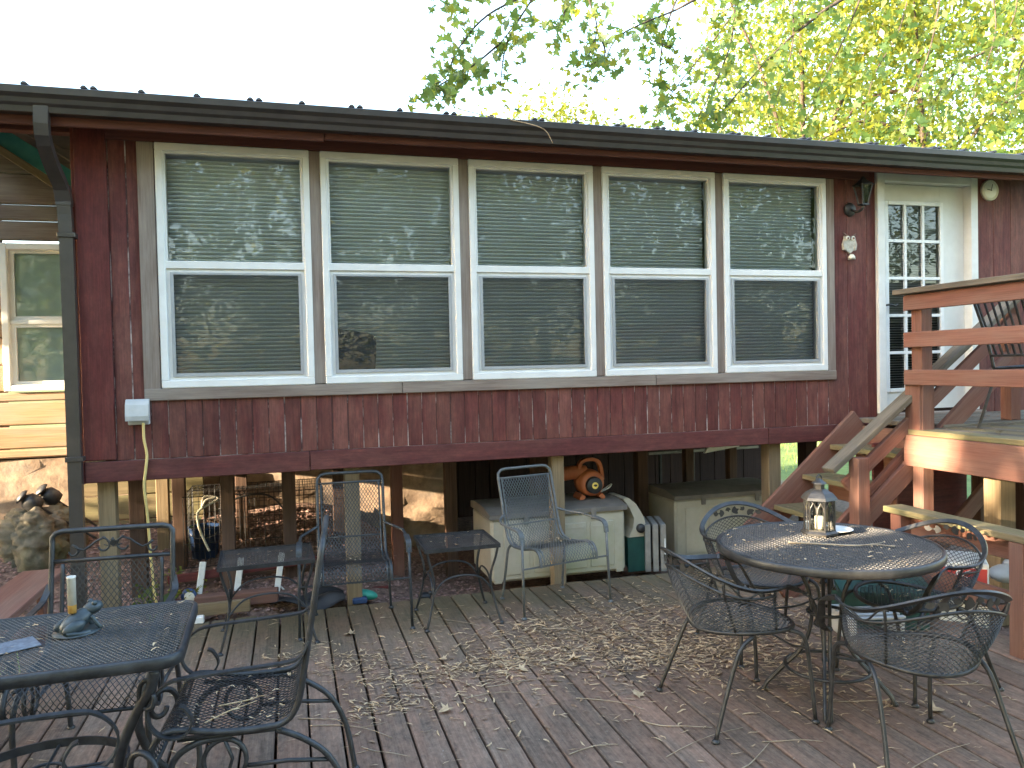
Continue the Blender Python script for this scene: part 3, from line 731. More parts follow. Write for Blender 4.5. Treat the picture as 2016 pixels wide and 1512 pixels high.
def scroll_chair(label):
    """arm chair of the square table set: straight mesh back with scrolls on top; faces -Y"""
    t = thing('patio_chair', label, 'chair')
    prof = catmull([(0, .282, .875), (0, .256, .73), (0, .230, .58), (0, .208, .49), (0, .165, .437), (0, .09, .424), (0, -.05, .425), (0, -.19, .445), (0, -.25, .435), (0, -.285, .385), (0, -.275, .33)], 6)
    W = .245
    fr = MB()
    top = [(-W, p.y, p.z) for p in reversed(prof)]
    topc = [(-W, .286, .898), (-W + .012, .289, .914), (-W + .04, .291, .922), (W - .04, .291, .922), (W - .012, .289, .914), (W, .286, .898)]
    fr.tube(top + topc + [(W, p.y, p.z) for p in prof], .0115, 8)
    fr.tube([(-W, -.277, .335), (W, -.277, .335)], .008, 6)
    fr.build('frame', 'iron', t, True)
    zc = .795; yc = .268
    b = MB(); b.tube([(-W, yc, zc), (W, yc, zc)], .009, 6)
    for s in (-1, 1): b.tube([(s * (W - .045), p.y - .002, p.z) for p in prof if p.z < zc and p.y > .20], .009, 6)
    bo = b.build('back_frame', 'iron', t, True)
    for s in (-1, 1):
        sc = MB(); y = .276
        pts = spiral((s * .165, .832), .012, .028, 0 if s > 0 else math.pi, (-1.5 if s > 0 else 2.5) * math.pi, 14, 'xz', y) + [(s * .12, y, .835), (s * .07, y + .003, .872), (s * .03, y + .003, .885)] + spiral((s * .045, .850), .036, .015, .5 * math.pi, (.5 + s * 1.4) * math.pi, 12, 'xz', y)
        sc.tube(catmull(pts, 2), .0048, 6); sc.build('scroll', 'iron', bo, True)
    lf_ = MB()
    for k in range(5):
        a = math.pi * (.1 + .2 * k); lf_.add([(0, .276, .842), (.028 * math.cos(a) - .01, .273, .842 + .034 * math.sin(a)), (.04 * math.cos(a), .278, .842 + .046 * math.sin(a)), (.028 * math.cos(a) + .01, .273, .842 + .03 * math.sin(a))], [(0, 1, 2, 3), (3, 2, 1, 0)])
    lf_.build('leaf_ornament', 'iron', bo)
    path = [p for p in prof if p.z < zc]; f, L = along(path); Lb = L * .50
    diamond(mb := MB(), lambda u, v: Vector((u, 0, 0)) + f(v), (-W + .045, W - .045), (0, Lb), .023, .032, .0036); mb.build('backrest', 'iron', t)
    diamond(mb := MB(), lambda u, v: Vector((u, 0, 0)) + f(v), (-W + .008, W - .008), (Lb, L), .023, .030, .0034); mb.build('seat', 'iron', t)
    for s in (-1, 1):
        a = MB(); X = s * (W + .016)
        pa = [(X - s * .012, .252, .70), (X, .222, .655), (X, .15, .637), (X, -.15, .622), (X, -.235, .60), (X, -.285, .54), (X, -.28, .475), (X, -.235, .435), (X, -.175, .435), (X, -.145, .475), (X, -.165, .52), (X, -.185, .53)]
        a.bar(catmull(pa, 5), .026, .007, (1, 0, 0)); a.build('arm', 'iron', t)
        l = MB(); X = s * (W - .01)
        l.tube(catmull([(X, .13, .41), (X, .22, .37), (X, .31, .30), (X, .37, .18), (X, .40, .02), (X, .405, .005)], 5), .0115, 8); foot(l, (X, .405, 0)); l.build('rear_leg', 'iron', t, True)
        l = MB(); l.tube(catmull([(X, -.02, .405), (X, -.13, .395), (X, -.21, .35), (X, -.235, .26), (X, -.225, .12), (X, -.25, .005)], 5), .0115, 8); foot(l, (X, -.25, 0)); l.build('front_leg', 'iron', t, True)
        r = MB(); r.tube(arc((-.045, .325), .072, 0, 2 * math.pi, 22, 'yz', X)[:-1], .009, 6, closed=True); r.tube([(X, -.045, .255), (X, -.02, .33), (X, -.045, .395)], .007, 6)
        r.bar([(X, -.20, .412), (X, .15, .412)], .02, .010, (1, 0, 0)); r.build('ring_scroll', 'iron', t, True)
        r = MB(); r.tube([(X, .03, .30), (X, .17, .30), (X, .325, .285)], .008, 6); r.build('stretcher', 'iron', t, True)
    return t

def mesh_chair(label, mat, high=.0, rz=0):
    """tall backed mesh chair with rounded top and flat arms; faces -Y"""
    t = thing('patio_chair', label, 'chair')
    prof = catmull([(0, .235, .82 + high), (0, .19, .66), (0, .145, .50), (0, .10, .415), (0, .03, .385), (0, -.10, .392), (0, -.22, .415), (0, -.285, .405), (0, -.315, .36), (0, -.318, .315)], 6)
    W = .215; fr = MB()
    top = [(-W, p.y, p.z) for p in reversed(prof)]
    tz = prof[0].z; ty = prof[0].y
    fr.tube(top + [(-W + .006, ty + .012, tz + .035), (-W + .03, ty + .016, tz + .056), (-W + .065, ty + .018, tz + .062), (W - .065, ty + .018, tz + .062), (W - .03, ty + .016, tz + .056), (W - .006, ty + .012, tz + .035)] + [(W, p.y, p.z) for p in prof], .010, 8)
    fr.tube([(-W + .025, p.y, p.z) for p in prof], .006, 6); fr.tube([(W - .025, p.y, p.z) for p in prof], .006, 6)
    fr.tube([(-W, ty, tz), (W, ty, tz)], .007, 6); fr.tube([(-W, .148, .505), (W, .148, .505)], .005, 6)
    fr.build('frame', mat, t, True)
    f, L = along(prof); Lb = L * .5
    diamond(mb := MB(), lambda u, v: Vector((u, 0, 0)) + f(v), (-W + .025, W - .025), (0, Lb), .021, .034, .0036); mb.build('backrest', mat, t)
    diamond(mb := MB(), lambda u, v: Vector((u, 0, 0)) + f(v), (-W + .006, W - .006), (Lb, L), .021, .034, .0036); mb.build('seat', mat, t)
    for s in (-1, 1):
        a = MB(); a.tube(catmull([(s * W, .165, .58), (s * (W + .06), .11, .56), (s * (W + .105), .0, .555)], 4), .009, 8)
        a.tube(catmull([(s * (W + .105), .0, .555), (s * (W + .11), -.12, .55), (s * (W + .11), -.23, .54)], 4), .009, 8)
        a.build('arm', mat, t, True)
        p = MB(); p.bar(catmull([(s * (W + .11), -.15, .553), (s * (W + .11), -.23, .548), (s * (W + .112), -.268, .525), (s * (W + .112), -.28, .47)], 4), .034, .010, (1, 0, 0)); p.build('arm_pad', mat, t)
        l = MB(); l.tube([(s * (W + .112), -.275, .50), (s * (W + .115), -.285, .30), (s * (W + .12), -.30, .006)], .009, 8); foot(l, (s * (W + .12), -.30, 0)); l.build('front_leg', mat, t, True)
        l = MB(); l.tube(catmull([(s * W, .06, .392), (s * (W + .015), .09, .35), (s * (W + .02), .12, .20), (s * (W + .03), .16, .006)], 4), .009, 8); foot(l, (s * (W + .03), .16, 0)); l.build('rear_leg', mat, t, True)
    c = MB(); c.tube([(-W - .115, -.293, .315), (W + .115, -.293, .315)], .006, 6); c.build('stretcher', mat, t)
    return t

def barrel_chair(label):
    """round backed arm chair with one hoop rail and leaf ornaments; faces -Y"""
    t = thing('patio_chair', label, 'chair')
    A0, A1 = math.radians(-38), math.radians(218)          # arms reach forward past the middle
    def hoop(a):
        s = math.sin(a); back = max(0.0, s); return Vector((.305 * math.cos(a), .27 * s + .04 + .03 * back, .628 + .125 * back * back))
    def rim(a, k=0.0):                                     # upper mesh edge below the rail
        h = hoop(a); b = max(0., math.sin(a)); return Vector((h.x * .965, .04 + (h.y - .04) * .955, h.z - .03 - .045 * b))
    def seat_r(a): return Vector((.235 * math.cos(a) * (1.02 - .05 * math.sin(a)), .225 * math.sin(a) - .005, .415 + .012 * math.cos(2 * a)))
    P = [hoop(A0 + (A1 - A0) * k / 44) for k in range(45)]
    e0 = [(.20, -.262, .435), (.225, -.258, .43), (.262, -.235, .47), (.283, -.20, .545), (.288, -.165, .592)]
    path = catmull([Vector(p) for p in e0] + P[2:-2] + [Vector((-p[0], p[1], p[2])) for p in reversed(e0)], 2)
    r = MB(); r.bar(path, .026, .008, lambda i: Vector((path[i].x, path[i].y - .03, .25)) if path[i].z > .6 else Vector((1, 0, .2)))
    hr = r.build('hoop_rail', 'rust', t)
    f = MB(); B0, B1 = math.radians(-12), math.radians(192)
    f.tube([rim(B0 + (B1 - B0) * k / 40) for k in range(41)], .006, 6)
    f.tube([seat_r(2 * math.pi * k / 40) for k in range(40)], .0105, 8, closed=True)
    for a in (math.radians(-10), math.radians(35), math.radians(145), math.radians(190)):
        f.tube(catmull([seat_r(a), seat_r(a).lerp(rim(a), .5) * 1.0, rim(a), hoop(a) - Vector((0, 0, .006))], 3), .0065, 6)
    f.build('frame', 'rust', t, True)
    diamond(mb := MB(), lambda u, v: seat_r(u).lerp(rim(u), v) + Vector((math.cos(u), math.sin(u), 0)) * (.012 * math.sin(math.pi * v)), (B0, B1), (0.02, .99), .105, .075, .0032)
    mb.build('backrest', 'rust', t)
    diamond(mb := MB(), lambda u, v: Vector((u, v, .413 - .022 * (1 - (u * u + v * v) / .055))), (-.234, .234), (-.23, .226), .026, .028, .0034, lambda u, v: (u / .235) ** 2 + ((v + .005) / .226) ** 2 < 1.0)
    mb.build('seat', 'rust', t)
    for k in range(7):                                     # leaves and scrolls in the band under the rail
        a = math.radians(64 + 8.7 * k); p = (hoop(a) + rim(a)) * .5; o = MB()
        T = Vector((-math.sin(a), math.cos(a), 0)); N = Vector((math.cos(a), math.sin(a), 0)); g = (.020, .026, .017, .028, .018, .025, .021)[k]; p = p + Vector((0, 0, .006 * (-1) ** k))
        ra = (.5, 2.4, -.7, 1.2, 3.0, -1.6, .2)[k]; pts = [p + T * (g * (c * math.cos(ra) - s * math.sin(ra))) + Vector((0, 0, g * .9 * (c * math.sin(ra) + s * math.cos(ra)))) for c, s in ((-.85, -.1), (-.95, .35), (-.35, .45), (0, 1.0), (.35, .45), (.95, .35), (.85, -.1), (.45, -.55), (.05, -.75), (-.45, -.55))]
        o.add([q + N * .002 for q in pts] + [q - N * .002 for q in pts], [tuple(range(10)), tuple(range(19, 9, -1))]); o.build('leaf_ornament', 'rust', hr)
    for s in (-1, 1):
        o = MB(); a0 = math.radians(90 + s * 52); n = 26; pts = []
        for k in range(n + 1):
            q = k / n; a = a0 + s * math.radians(34) * q; h = hoop(a); m = rim(a); pts.append(m.lerp(h, .5 + .42 * math.sin(2.2 * math.pi * q + .6)))
        o.tube(pts, .0042, 5); o.build('scroll', 'rust', hr, True)
    for s in (-1, 1):
        l = MB(); l.tube(catmull([(s * .225, .06, .41), (s * .235, .13, .36), (s * .25, .20, .20), (s * .275, .275, .006)], 4), .0095, 8); foot(l, (s * .275, .275, 0)); l.build('rear_leg', 'rust', t, True)
        l = MB(); l.tube(catmull([(s * .20, -.13, .41), (s * .225, -.19, .38), (s * .225, -.22, .22), (s * .235, -.235, .006)], 4), .0095, 8); foot(l, (s * .235, -.235, 0)); l.build('front_leg', 'rust', t, True)
    c = MB(); c.tube(catmull([(-.225, -.205, .33), (-.1, -.215, .30), (0, -.218, .295), (.1, -.215, .30), (.225, -.205, .33)], 4), .006, 6); c.build('stretcher', 'rust', t, True)
    return t

def side_table(label, x0, x1, y0, y1, rz=0):
    cx, cy = (x0 + x1) / 2, (y0 + y1) / 2; a, b = (x1 - x0) / 2, (y1 - y0) / 2; H = .50
    t = thing('side_table', label, 'table', (cx, cy, 0), rz)
    r = MB(); r.bar([(-a, -b, H - .012), (a, -b, H - .012)], .024, .007, (0, 0, 1)); r.bar([(-a, b, H - .012), (a, b, H - .012)], .024, .007, (0, 0, 1)); r.bar([(-a, -b, H - .012), (-a, b, H - .012)], .0235, .007, (0, 0, 1)); r.bar([(a, -b, H - .012), (a, b, H - .012)], .0235, .007, (0, 0, 1))
    r.build('rim', 'iron', t)
    diamond(mb := MB(), lambda u, v: (u, v, H - .006), (-a, a), (-b, b), .016, .028, .0034); mb.build('table_top', 'iron', t)
    for sx in (-1, 1):
        for sy in (-1, 1):
            l = MB(); X, Y = sx * (a - .012), sy * (b - .012)
            l.tube(catmull([(X, Y, H - .02), (X - sx * .012, Y - sy * .008, .42), (X - sx * .045, Y - sy * .03, .28), (X - sx * .02, Y - sy * .015, .12), (X + sx * .012, Y + sy * .008, .006)], 4), .008, 8); foot(l, (X + sx * .012, Y + sy * .008, 0)); l.build('leg', 'iron', t, True)
    for sy in (-1, 1):
        s = MB(); Y = sy * (b - .035); s.tube(catmull([(-a + .045, Y, .20), (-a * .5, Y, .29), (0, Y, .315), (a * .5, Y, .29), (a - .045, Y, .20)], 5), .006, 6); s.build('arch_stretcher', 'iron', t, True)
    for sx in (-1, 1):
        s = MB(); X = sx * (a - .05); s.tube(catmull([(X, -b + .04, .20), (X, -b * .5, .28), (X, 0, .30), (X, b * .5, .28), (X, b - .04, .20)], 5), .006, 6); s.build('arch_stretcher', 'iron', t, True)
    return t

# --- square mesh table on the left and its chairs
def rrect(a, b, r, n=6):
    out = []
    for cx, cy, a0 in ((a - r, b - r, 0), (-a + r, b - r, .5), (-a + r, -b + r, 1), (a - r, -b + r, 1.5)):
        for k in range(n + 1): out.append((cx + r * math.cos((a0 + .5 * k / n) * math.pi), cy + r * math.sin((a0 + .5 * k / n) * math.pi)))
    return out
lt = thing('patio_table', 'black iron mesh table with rounded corners beside the frog ornament', 'table', (-.055, -2.385, 0), math.radians(1.5))
TA, TB, TH = .470, .320, .712
pr = rrect(TA, TB, .07)
rm = MB(); n = len(pr)
prof = [(0, -.040), (.006, -.036), (.006, -.004), (0, .0), (-.010, .0), (-.010, -.040)]
vs = []
for i, (x, y) in enumerate(pr):
    a, b = pr[i - 1], pr[(i + 1) % n]; d = Vector((b[1] - a[1], a[0] - b[0], 0)).normalized()
    for o, z in prof: vs.append((x + d.x * o, y + d.y * o, TH + z))
k = len(prof); rm.add(vs, [(i * k + j, ((i + 1) % n) * k + j, ((i + 1) % n) * k + (j + 1) % k, i * k + (j + 1) % k) for i in range(n) for j in range(k)])
rm.build('rim', 'iron', lt, True)
def in_rr(u, v, a=TA - .004, b=TB - .004, r=.07):
    dx, dy = abs(u) - (a - r), abs(v) - (b - r)
    return (dx <= 0 or dy <= 0) and abs(u) <= a and abs(v) <= b or dx * dx + dy * dy <= r * r
diamond(mb := MB(), lambda u, v: (u, v, TH - .004), (-TA, TA), (-TB, TB), .0165, .0235, .0032, in_rr); mb.build('table_top', 'iron', lt)
for sx in (-1, 1):
    for sy in (-1, 1):
        d = Vector((sx * .80, sy * .60, 0)); l = MB(); Q = lambda r, z: d * r + Vector((0, 0, z))
        l.tube(catmull([Q(.49, .665), Q(.47, .60), Q(.40, .50), Q(.34, .38), Q(.33, .28), Q(.38, .15), Q(.46, .05), Q(.50, .006)], 5), .0165, 8)
        foot(l, Q(.50, 0)); lo = l.build('leg', 'iron', lt, True)
        s = MB(); pts = []
        for q in range(25):
            a = -1.2 + q * .30; r = .075 - .0022 * q; pts.append(Q(.42 + r * math.cos(a) * 1.0, .33 + r * 1.1 * math.sin(a)))
        s.tube(pts, .011, 6); s.build('scroll', 'iron', lo, True); s = MB(); pts = []
        for q in range(20):
            a = 1.0 + q * .3; r = .045 - .0012 * q; pts.append(Q(.46 + r * math.cos(a), .575 + r * 1.3 * math.sin(a)))
        s.tube(pts, .008, 6); s.build('scroll', 'iron', lo, True)
ring = MB(); rp = [(.26 * math.cos(a), .20 * math.sin(a), .27) for a in [2 * math.pi * q / 36 for q in range(37)]]
ring.bar(rp, .030, .008, (0, 0, 1)); ring.tube([(-.26, 0, .262), (.26, 0, .262)], .006, 6); ring.tube([(0, -.20, .262), (0, .20, .262)], .006, 6); ring.tube([(.06 * math.cos(2 * math.pi * q / 20), .06 * math.sin(2 * math.pi * q / 20), .262) for q in range(20)], .006, 6, closed=True)
ring.build('oval_brace', 'iron', lt)

chair_b = scroll_chair('black iron chair with scrolled mesh back, standing behind the left table')
chair_b.location = (-.005, -1.83, 0); chair_b.rotation_euler.z = math.radians(-3)
c2 = copy_tree(chair_b); c2['label'] = 'black iron mesh chair seen from its side, right of the left table'
c2.scale.y = .93; c2.location = (.60, -2.40, 0); c2.rotation_euler.z = math.radians(-90 - 4)
def taller(o, hb):                                # this one has a higher back
    for ch in o.children_recursive:
        if ch.name.split('.')[0] in ('frame', 'back_frame', 'backrest', 'scroll', 'leaf_ornament'):
            ch.data = ch.data.copy()
            for v in ch.data.vertices:
                k = max(0.0, (v.co.z - .50) / .42); v.co.z += hb * k; v.co.y += .02 * k
taller(c2, .10)
c3 = copy_tree(chair_b); c3['label'] = 'black iron chair cut off by the bottom left corner, only its arm showing'
c3.location = (.03, -3.10, 0); c3.rotation_euler.z = math.radians(90 + 12)
for o in (chair_b, c2, c3): o['group'] = 'scroll chairs at the left table'

side_table('black iron side table left of the tall dark mesh chair', .35, .885, -.68, -.235, math.radians(2))
side_table('black iron side table between the tall dark chair and the grey chair', 1.54, 2.01, -.70, -.26, 0)
mc = mesh_chair('tall dark blue-grey mesh chair between the two side tables', 'iron', .03); mc.location = (1.14, -.30, 0); mc.rotation_euler.z = math.radians(-2)
M['slate'] = speck('slate_iron', (.022, .025, .028), (.045, .050, .055), 30, .52)
for ch in mc.children: ch.data.materials.clear(); ch.data.materials.append(M['slate'])
gc = mesh_chair('grey mesh chair with curved arms in front of the storage box', 'greyiron', .0); gc.location = (2.42, -.32, 0); gc.rotation_euler.z = math.radians(13)

# --- round table and its four chairs
RC = Vector((3.19, -2.24, 0)); RR = .497
rt = thing('round_table', 'round dark mesh patio table carrying a lantern and a white plate', 'table', RC)
rm = MB().lathe([(RR - .012, .682), (RR, .682), (RR + .004, .690), (RR + .004, .716), (RR - .003, .722), (RR - .014, .720), (RR - .014, .682)], 64); rm.build('rim', 'rust', rt, True)
diamond(mb := MB(), lambda u, v: (u, v, .715 + .0015 * math.sin(u * 260)), (-RR, RR), (-RR, RR), .0135, .020, .0056, lambda u, v: u * u + v * v < (RR - .006) ** 2); mb.build('table_top', 'rust', rt)
for q in range(4):
    a = math.radians(52 + 90 * q); d = Vector((math.cos(a), math.sin(a), 0)); e = Vector((-d.y, d.x, 0)); l = MB()
    for s in (-1, 1):
        Q = lambda r, z: d * r + e * (s * .013) + Vector((0, 0, z))
        l.tube(catmull([Q(.34, .70), Q(.20, .66), Q(.10, .55), Q(.065, .40), Q(.10, .24), Q(.20, .12), Q(.27, .04), Q(.285, .006)], 5), .0085, 8)
    foot(l, d * .285); l.build('leg', 'rust', rt, True)
rg = MB(); rg.tube([(.085 * math.cos(2 * math.pi * q / 24), .085 * math.sin(2 * math.pi * q / 24), .40) for q in range(24)], .008, 6, closed=True)
rg.build('ring_brace', 'rust', rt, True); rg = MB(); rg.tube([(.19 * math.cos(2 * math.pi * q / 30), .19 * math.sin(2 * math.pi * q / 30), .145) for q in range(30)], .008, 6, closed=True); rg.build('ring_brace', 'rust', rt, True)
rt.scale.z = 1.02
bc = barrel_chair('dark round backed mesh chair at the left of the round table')
for i, (x, y, a, lb) in enumerate(((2.74, -2.20, 88, 'dark round backed mesh chair left of the round table, turned away'), (3.27, -1.60, -8, 'dark round backed mesh chair behind the round table, near the stairs'),
                                   (3.70, -2.20, -84, 'dark round backed mesh chair on the railing side of the round table'), (3.165, -2.79, 170, 'dark round backed mesh chair in front of the round table, its back nearest'))):
    o = bc if i == 0 else copy_tree(bc)
    o.location = (x, y, 0); o.rotation_euler.z = math.radians(a); o['label'] = lb; o['group'] = 'round backed chairs at the round table'

# ================================================================== things on the tables
ln = thing('lantern', 'bronze arched candle lantern standing on the round table', 'lantern', (3.285, -2.075, .7375), math.radians(28))
def hexp(r0, z0, r1, z1, n=4, off=.25): 
    return [(r0 * math.cos(math.pi * 2 * (k / n) + off * math.pi), r0 * math.sin(2 * math.pi * k / n + off * math.pi), z0) for k in range(n)], [(r1 * math.cos(2 * math.pi * k / n + off * math.pi), r1 * math.sin(2 * math.pi * k / n + off * math.pi), z1) for k in range(n)]
def frus(mb, levels, n=4, off=.25):
    vs = []
    for r, z in levels: vs += [(r * math.cos(2 * math.pi * k / n + off * math.pi), r * math.sin(2 * math.pi * k / n + off * math.pi), z) for k in range(n)]
    m = len(levels); fs = [(i * n + k, i * n + (k + 1) % n, (i + 1) * n + (k + 1) % n, (i + 1) * n + k) for i in range(m - 1) for k in range(n)]
    fs += [tuple(range(n))[::-1], tuple((m - 1) * n + k for k in range(n))]; mb.add(vs, fs); return mb
N6 = 6
frus(MB(), [(.088, 0), (.088, .010), (.076, .020), (.076, .026)], N6).build('base', 'rust', ln)
frus(MB(), [(.076, .168), (.088, .172), (.082, .185), (.064, .205), (.040, .218), (.032, .222)], N6).build('cap', 'rust', ln)
ck = frus(MB(), [(.026, .222), (.026, .244), (.036, .248), (.034, .254), (.004, .276)], N6); ck.tube([(.034 * math.cos(a), 0, .262 + .030 * math.sin(a)) for a in [math.pi * q / 12 for q in range(13)]], .0032, 6); ck.build('finial', 'rust', ln)
for k in range(N6):
    a = 2 * math.pi * k / N6 + .25 * math.pi; a2 = a + 2 * math.pi / N6; c = MB(); p = Vector((.070 * math.cos(a), .070 * math.sin(a), 0)); q = Vector((.070 * math.cos(a2), .070 * math.sin(a2), 0))
    c.tube([p + Vector((0, 0, .024)), p + Vector((0, 0, .170))], .005, 6)
    for s0, s1 in ((0, .5), (.5, 1)):
        A, B = p.lerp(q, s0), p.lerp(q, s1); c.tube([A + Vector((0, 0, .10)), A.lerp(B, .15) + Vector((0, 0, .135)), A.lerp(B, .5) + Vector((0, 0, .162)), A.lerp(B, .85) + Vector((0, 0, .135)), B + Vector((0, 0, .10))], .003, 5)
    mdl = p.lerp(q, .5); c.tube([mdl + Vector((0, 0, .024)), mdl + Vector((0, 0, .14))], .003, 5); c.build('arched_side', 'rust', ln)
    MB().add([p * .95 + Vector((0, 0, .026)), q * .95 + Vector((0, 0, .026)), q * .95 + Vector((0, 0, .168)), p * .95 + Vector((0, 0, .168))], [(0, 1, 2, 3)]).build('pane', 'glass2', ln)
MB().lathe([(.0, .026), (.022, .026), (.022, .085), (.016, .088), (0, .086)], 14).build('candle', 'cream', ln, True)

pl = onz(1690, 1054, .725); MB().lathe([(0, .002), (.045, .002), (.072, .010), (.078, .014), (.074, .016), (.046, .006), (0, .006)], 28).build('plate', 'plate', None, True, loc=(3.395, -2.065, .7365))
tag(bpy.data.objects['plate'], 'small white plate beside the lantern on the round table', 'plate')

def twig(name, pts, r, label, group=None, mat='twig', fork=True):
    P = catmull(pts, 4); n = len(P); mb = MB(); mb.tube(P, [r * (1 - .6 * i / n) + .0004 * rng.random() for i in range(n)], 6)
    if fork:
        i = int(n * .6); d = (P[-1] - P[0]).normalized(); s = Vector((-d.y, d.x, 0)) * rng.choice((-1, 1)); L = (P[-1] - P[0]).length * .25
        mb.tube([P[i], P[i] + d * L * .6 + s * L * .35 + Vector((0, 0, .002)), P[i] + d * L * .9 + s * L * .8], [r * .6, r * .45, r * .25], 5)
    o = mb.build(name, mat, None, True); tag(o, label, 'twig', group); return o
twig('twig', [onz(1552, 1068, .743), onz(1600, 1070, .745), onz(1680, 1074, .743), onz(1720, 1072, .742), onz(1762, 1076, .742)], .0052, 'long pale stick lying across the round table before the lantern')
twig('twig', [onz(465, 1400, .432), onz(430, 1390, .436), onz(500, 1375, .438), onz(505, 1365, .44)][1:], .003, 'crossed dry twig on the seat of the side view chair', None, 'litter')
twig('twig', [onz(400, 1425, .432), onz(450, 1400, .440), onz(505, 1380, .440)], .003, 'longer dry twig on the seat of the side view chair', None, 'litter')
for q, (a, b) in enumerate(((1170, 1475), (1330, 1425), (1390, 1460), (1640, 1330), (1560, 1460), (1015, 1345), (690, 1440), (1200, 1385), (905, 1225), (1120, 1300), (1700, 1380), (1850, 1490), (1905, 1350), (760, 1480), (1300, 1290), (650, 1420), (980, 1370), (1480, 1490), (1100, 1240), (1260, 1200))):
    p = onz(a, b, .006); L = rng.uniform(.10, .24); an = rng.uniform(-.9, .6); bd = rng.uniform(-.35, .35)
    d = Vector((math.cos(an), math.sin(an), 0)); s = Vector((-d.y, d.x, 0))
    twig('twig', [p - d * L, p - d * L * .4 + s * L * bd * .6, p + d * L * .3 + s * L * bd * .5 + Vector((0, 0, .006)), p + d * L], rng.uniform(.0016, .0032), 'thin dry twig lying loose on the deck boards', 'twigs on the deck', 'twig', q % 3 == 0)

# frog ornament with its rain gauge tube
fg = thing('frog_ornament', 'dark bronze frog holding a clouded rain gauge tube on the left table', 'ornament', (.045, -2.33, .712), math.radians(35))
def blob(mb, c, r, rot=0, n=14, m=10):
    vs = []; 
    for i in range(m + 1):
        ph = math.pi * i / m
        for k in range(n):
            th = 2 * math.pi * k / n; x, y, z = r[0] * math.sin(ph) * math.cos(th), r[1] * math.sin(ph) * math.sin(th), r[2] * math.cos(ph)
            x, z = x * math.cos(rot) + z * math.sin(rot), -x * math.sin(rot) + z * math.cos(rot); vs.append((c[0] + x, c[1] + y, c[2] + z))
    mb.add(vs, [(i * n + k, (i + 1) * n + k, (i + 1) * n + (k + 1) % n, i * n + (k + 1) % n) for i in range(m) for k in range(n)]); return mb
fb = MB(); blob(fb, (0, 0, .038), (.062, .036, .032), -.5); blob(fb, (.055, 0, .072), (.034, .030, .022), -.25); blob(fb, (.055, .018, .09), (.010, .009, .010)); blob(fb, (.055, -.018, .09), (.010, .009, .010))
for s in (-1, 1):
    blob(fb, (-.022, s * .036, .026), (.040, .016, .022), -.3); fb.tube(catmull([(-.05, s * .042, .012), (-.01, s * .055, .006), (.025, s * .052, .005)], 4), .008, 6); fb.tube(catmull([(.04, s * .024, .05), (.052, s * .034, .025), (.066, s * .036, .004)], 4), .008, 6)
frogb = fb.build('frog_body', 'frog', fg, True)
MB().lathe([(.0, .0), (.075, .0), (.075, .004), (0, .004)], 20).build('base', 'frog', fg, True)
MB().lathe([(0, .07), (.0135, .07), (.0135, .100), (.0135, .101)], 16, (-.012, 0, 0)).build('gauge_liquid', 'amber', fg, True)
MB().lathe([(.0138, .098), (.0138, .19), (.0148, .191), (.0148, .197), (.0125, .197), (.0120, .10)], 16, (-.012, 0, 0)).build('gauge_tube', 'tube', fg, True)
cdm = MB().cbox(-.085, .085, -.06, .06, 0, .003, .001); cd_ = cdm.build('card', 'paper', None, False, (-.135, -2.43, .713)); cd_.rotation_euler.z = math.radians(28)
tag(cd_, 'faded blue grey card lying on the left mesh table', 'card')

# ================================================================== things on the wall
wl_ = thing('wall_lamp', 'dark glass carriage lamp on the wall beside the door', 'lamp', (5.22, 0, 2.80))
MB().lathe([(.0, -.028), (.045, -.026), (.058, -.006), (.058, -.0005)], 18, (0, 0, .02), 'y').build('wall_plate', 'black', wl_, True)
MB().tube(catmull([(0, -.02, .02), (.01, -.07, -.01), (.02, -.12, .0), (.025, -.13, .035)], 4), .011, 8).build('arm', 'black', wl_, True)
fl = MB()
for k in range(4):
    a = math.pi * (.25 + .5 * k); fl.tube([(.025 + .034 * math.cos(a), -.13 + .034 * math.sin(a), .04), (.025 + .068 * math.cos(a), -.13 + .068 * math.sin(a), .19)], .006, 6)
frus(fl, [(.045, .03), (.045, .042)]); fl.v[-8:] = [(x + .025, y - .13, z) for x, y, z in fl.v[-8:]]; fl.build('frame', 'black', wl_)
g = frus(MB(), [(.036, .043), (.066, .188)]); g.v = [(x + .025, y - .13, z) for x, y, z in g.v]; g.build('glass_shade', 'glass2', wl_)
g = frus(MB(), [(.085, .188), (.080, .196), (.025, .235), (.008, .26)]); g.v = [(x + .025, y - .13, z) for x, y, z in g.v]; g.build('cap', 'black', wl_)

ow = thing('owl_plaque', 'stoneware owl plaque with a little bell below, beside the door', 'plaque', (5.205, 0, 2.545))
MB().prism([(-.045, .06), (-.05, .0), (-.035, -.06), (0, -.085), (.035, -.06), (.05, .0), (.045, .06), (.015, .035), (0, .045), (-.015, .035)], -.022, -.0006).build('body', 'owl', ow)
MB().prism([(-.072, .085), (-.03, .066), (0, .052), (.03, .066), (.055, .080), (.045, .058), (.012, .04), (0, .025), (-.012, .04), (-.042, .056)], -.030, -.0225).build('brow', 'owld', ow)
for s in (-1, 1):
    MB().lathe([(0, -.034), (.019, -.031), (.019, -.0226)], 14, (s * .026, 0, .037), 'y').build('eye', 'cream', ow)
    MB().lathe([(0, -.038), (.010, -.036), (.010, -.0345)], 12, (s * .026, 0, .037), 'y').build('pupil', 'owld', ow)
    MB().prism([(s * .052, .03), (s * .066, -.01), (s * .060, -.055), (s * .046, -.062), (s * .040, -.01)][::s], -.026, -.0012).build('wing', 'owl', ow)
MB().lathe([(.0, .033), (.014, .030), (.026, .012), (.030, -.010), (.026, -.008), (0, -.006)], 16, (.005, -.033, -.125)).build('bell', 'cream', ow, True)
MB().tube([(.004, -.024, -.08), (.005, -.033, -.095)], .002, 5).build('bell_cord', 'owld', ow)

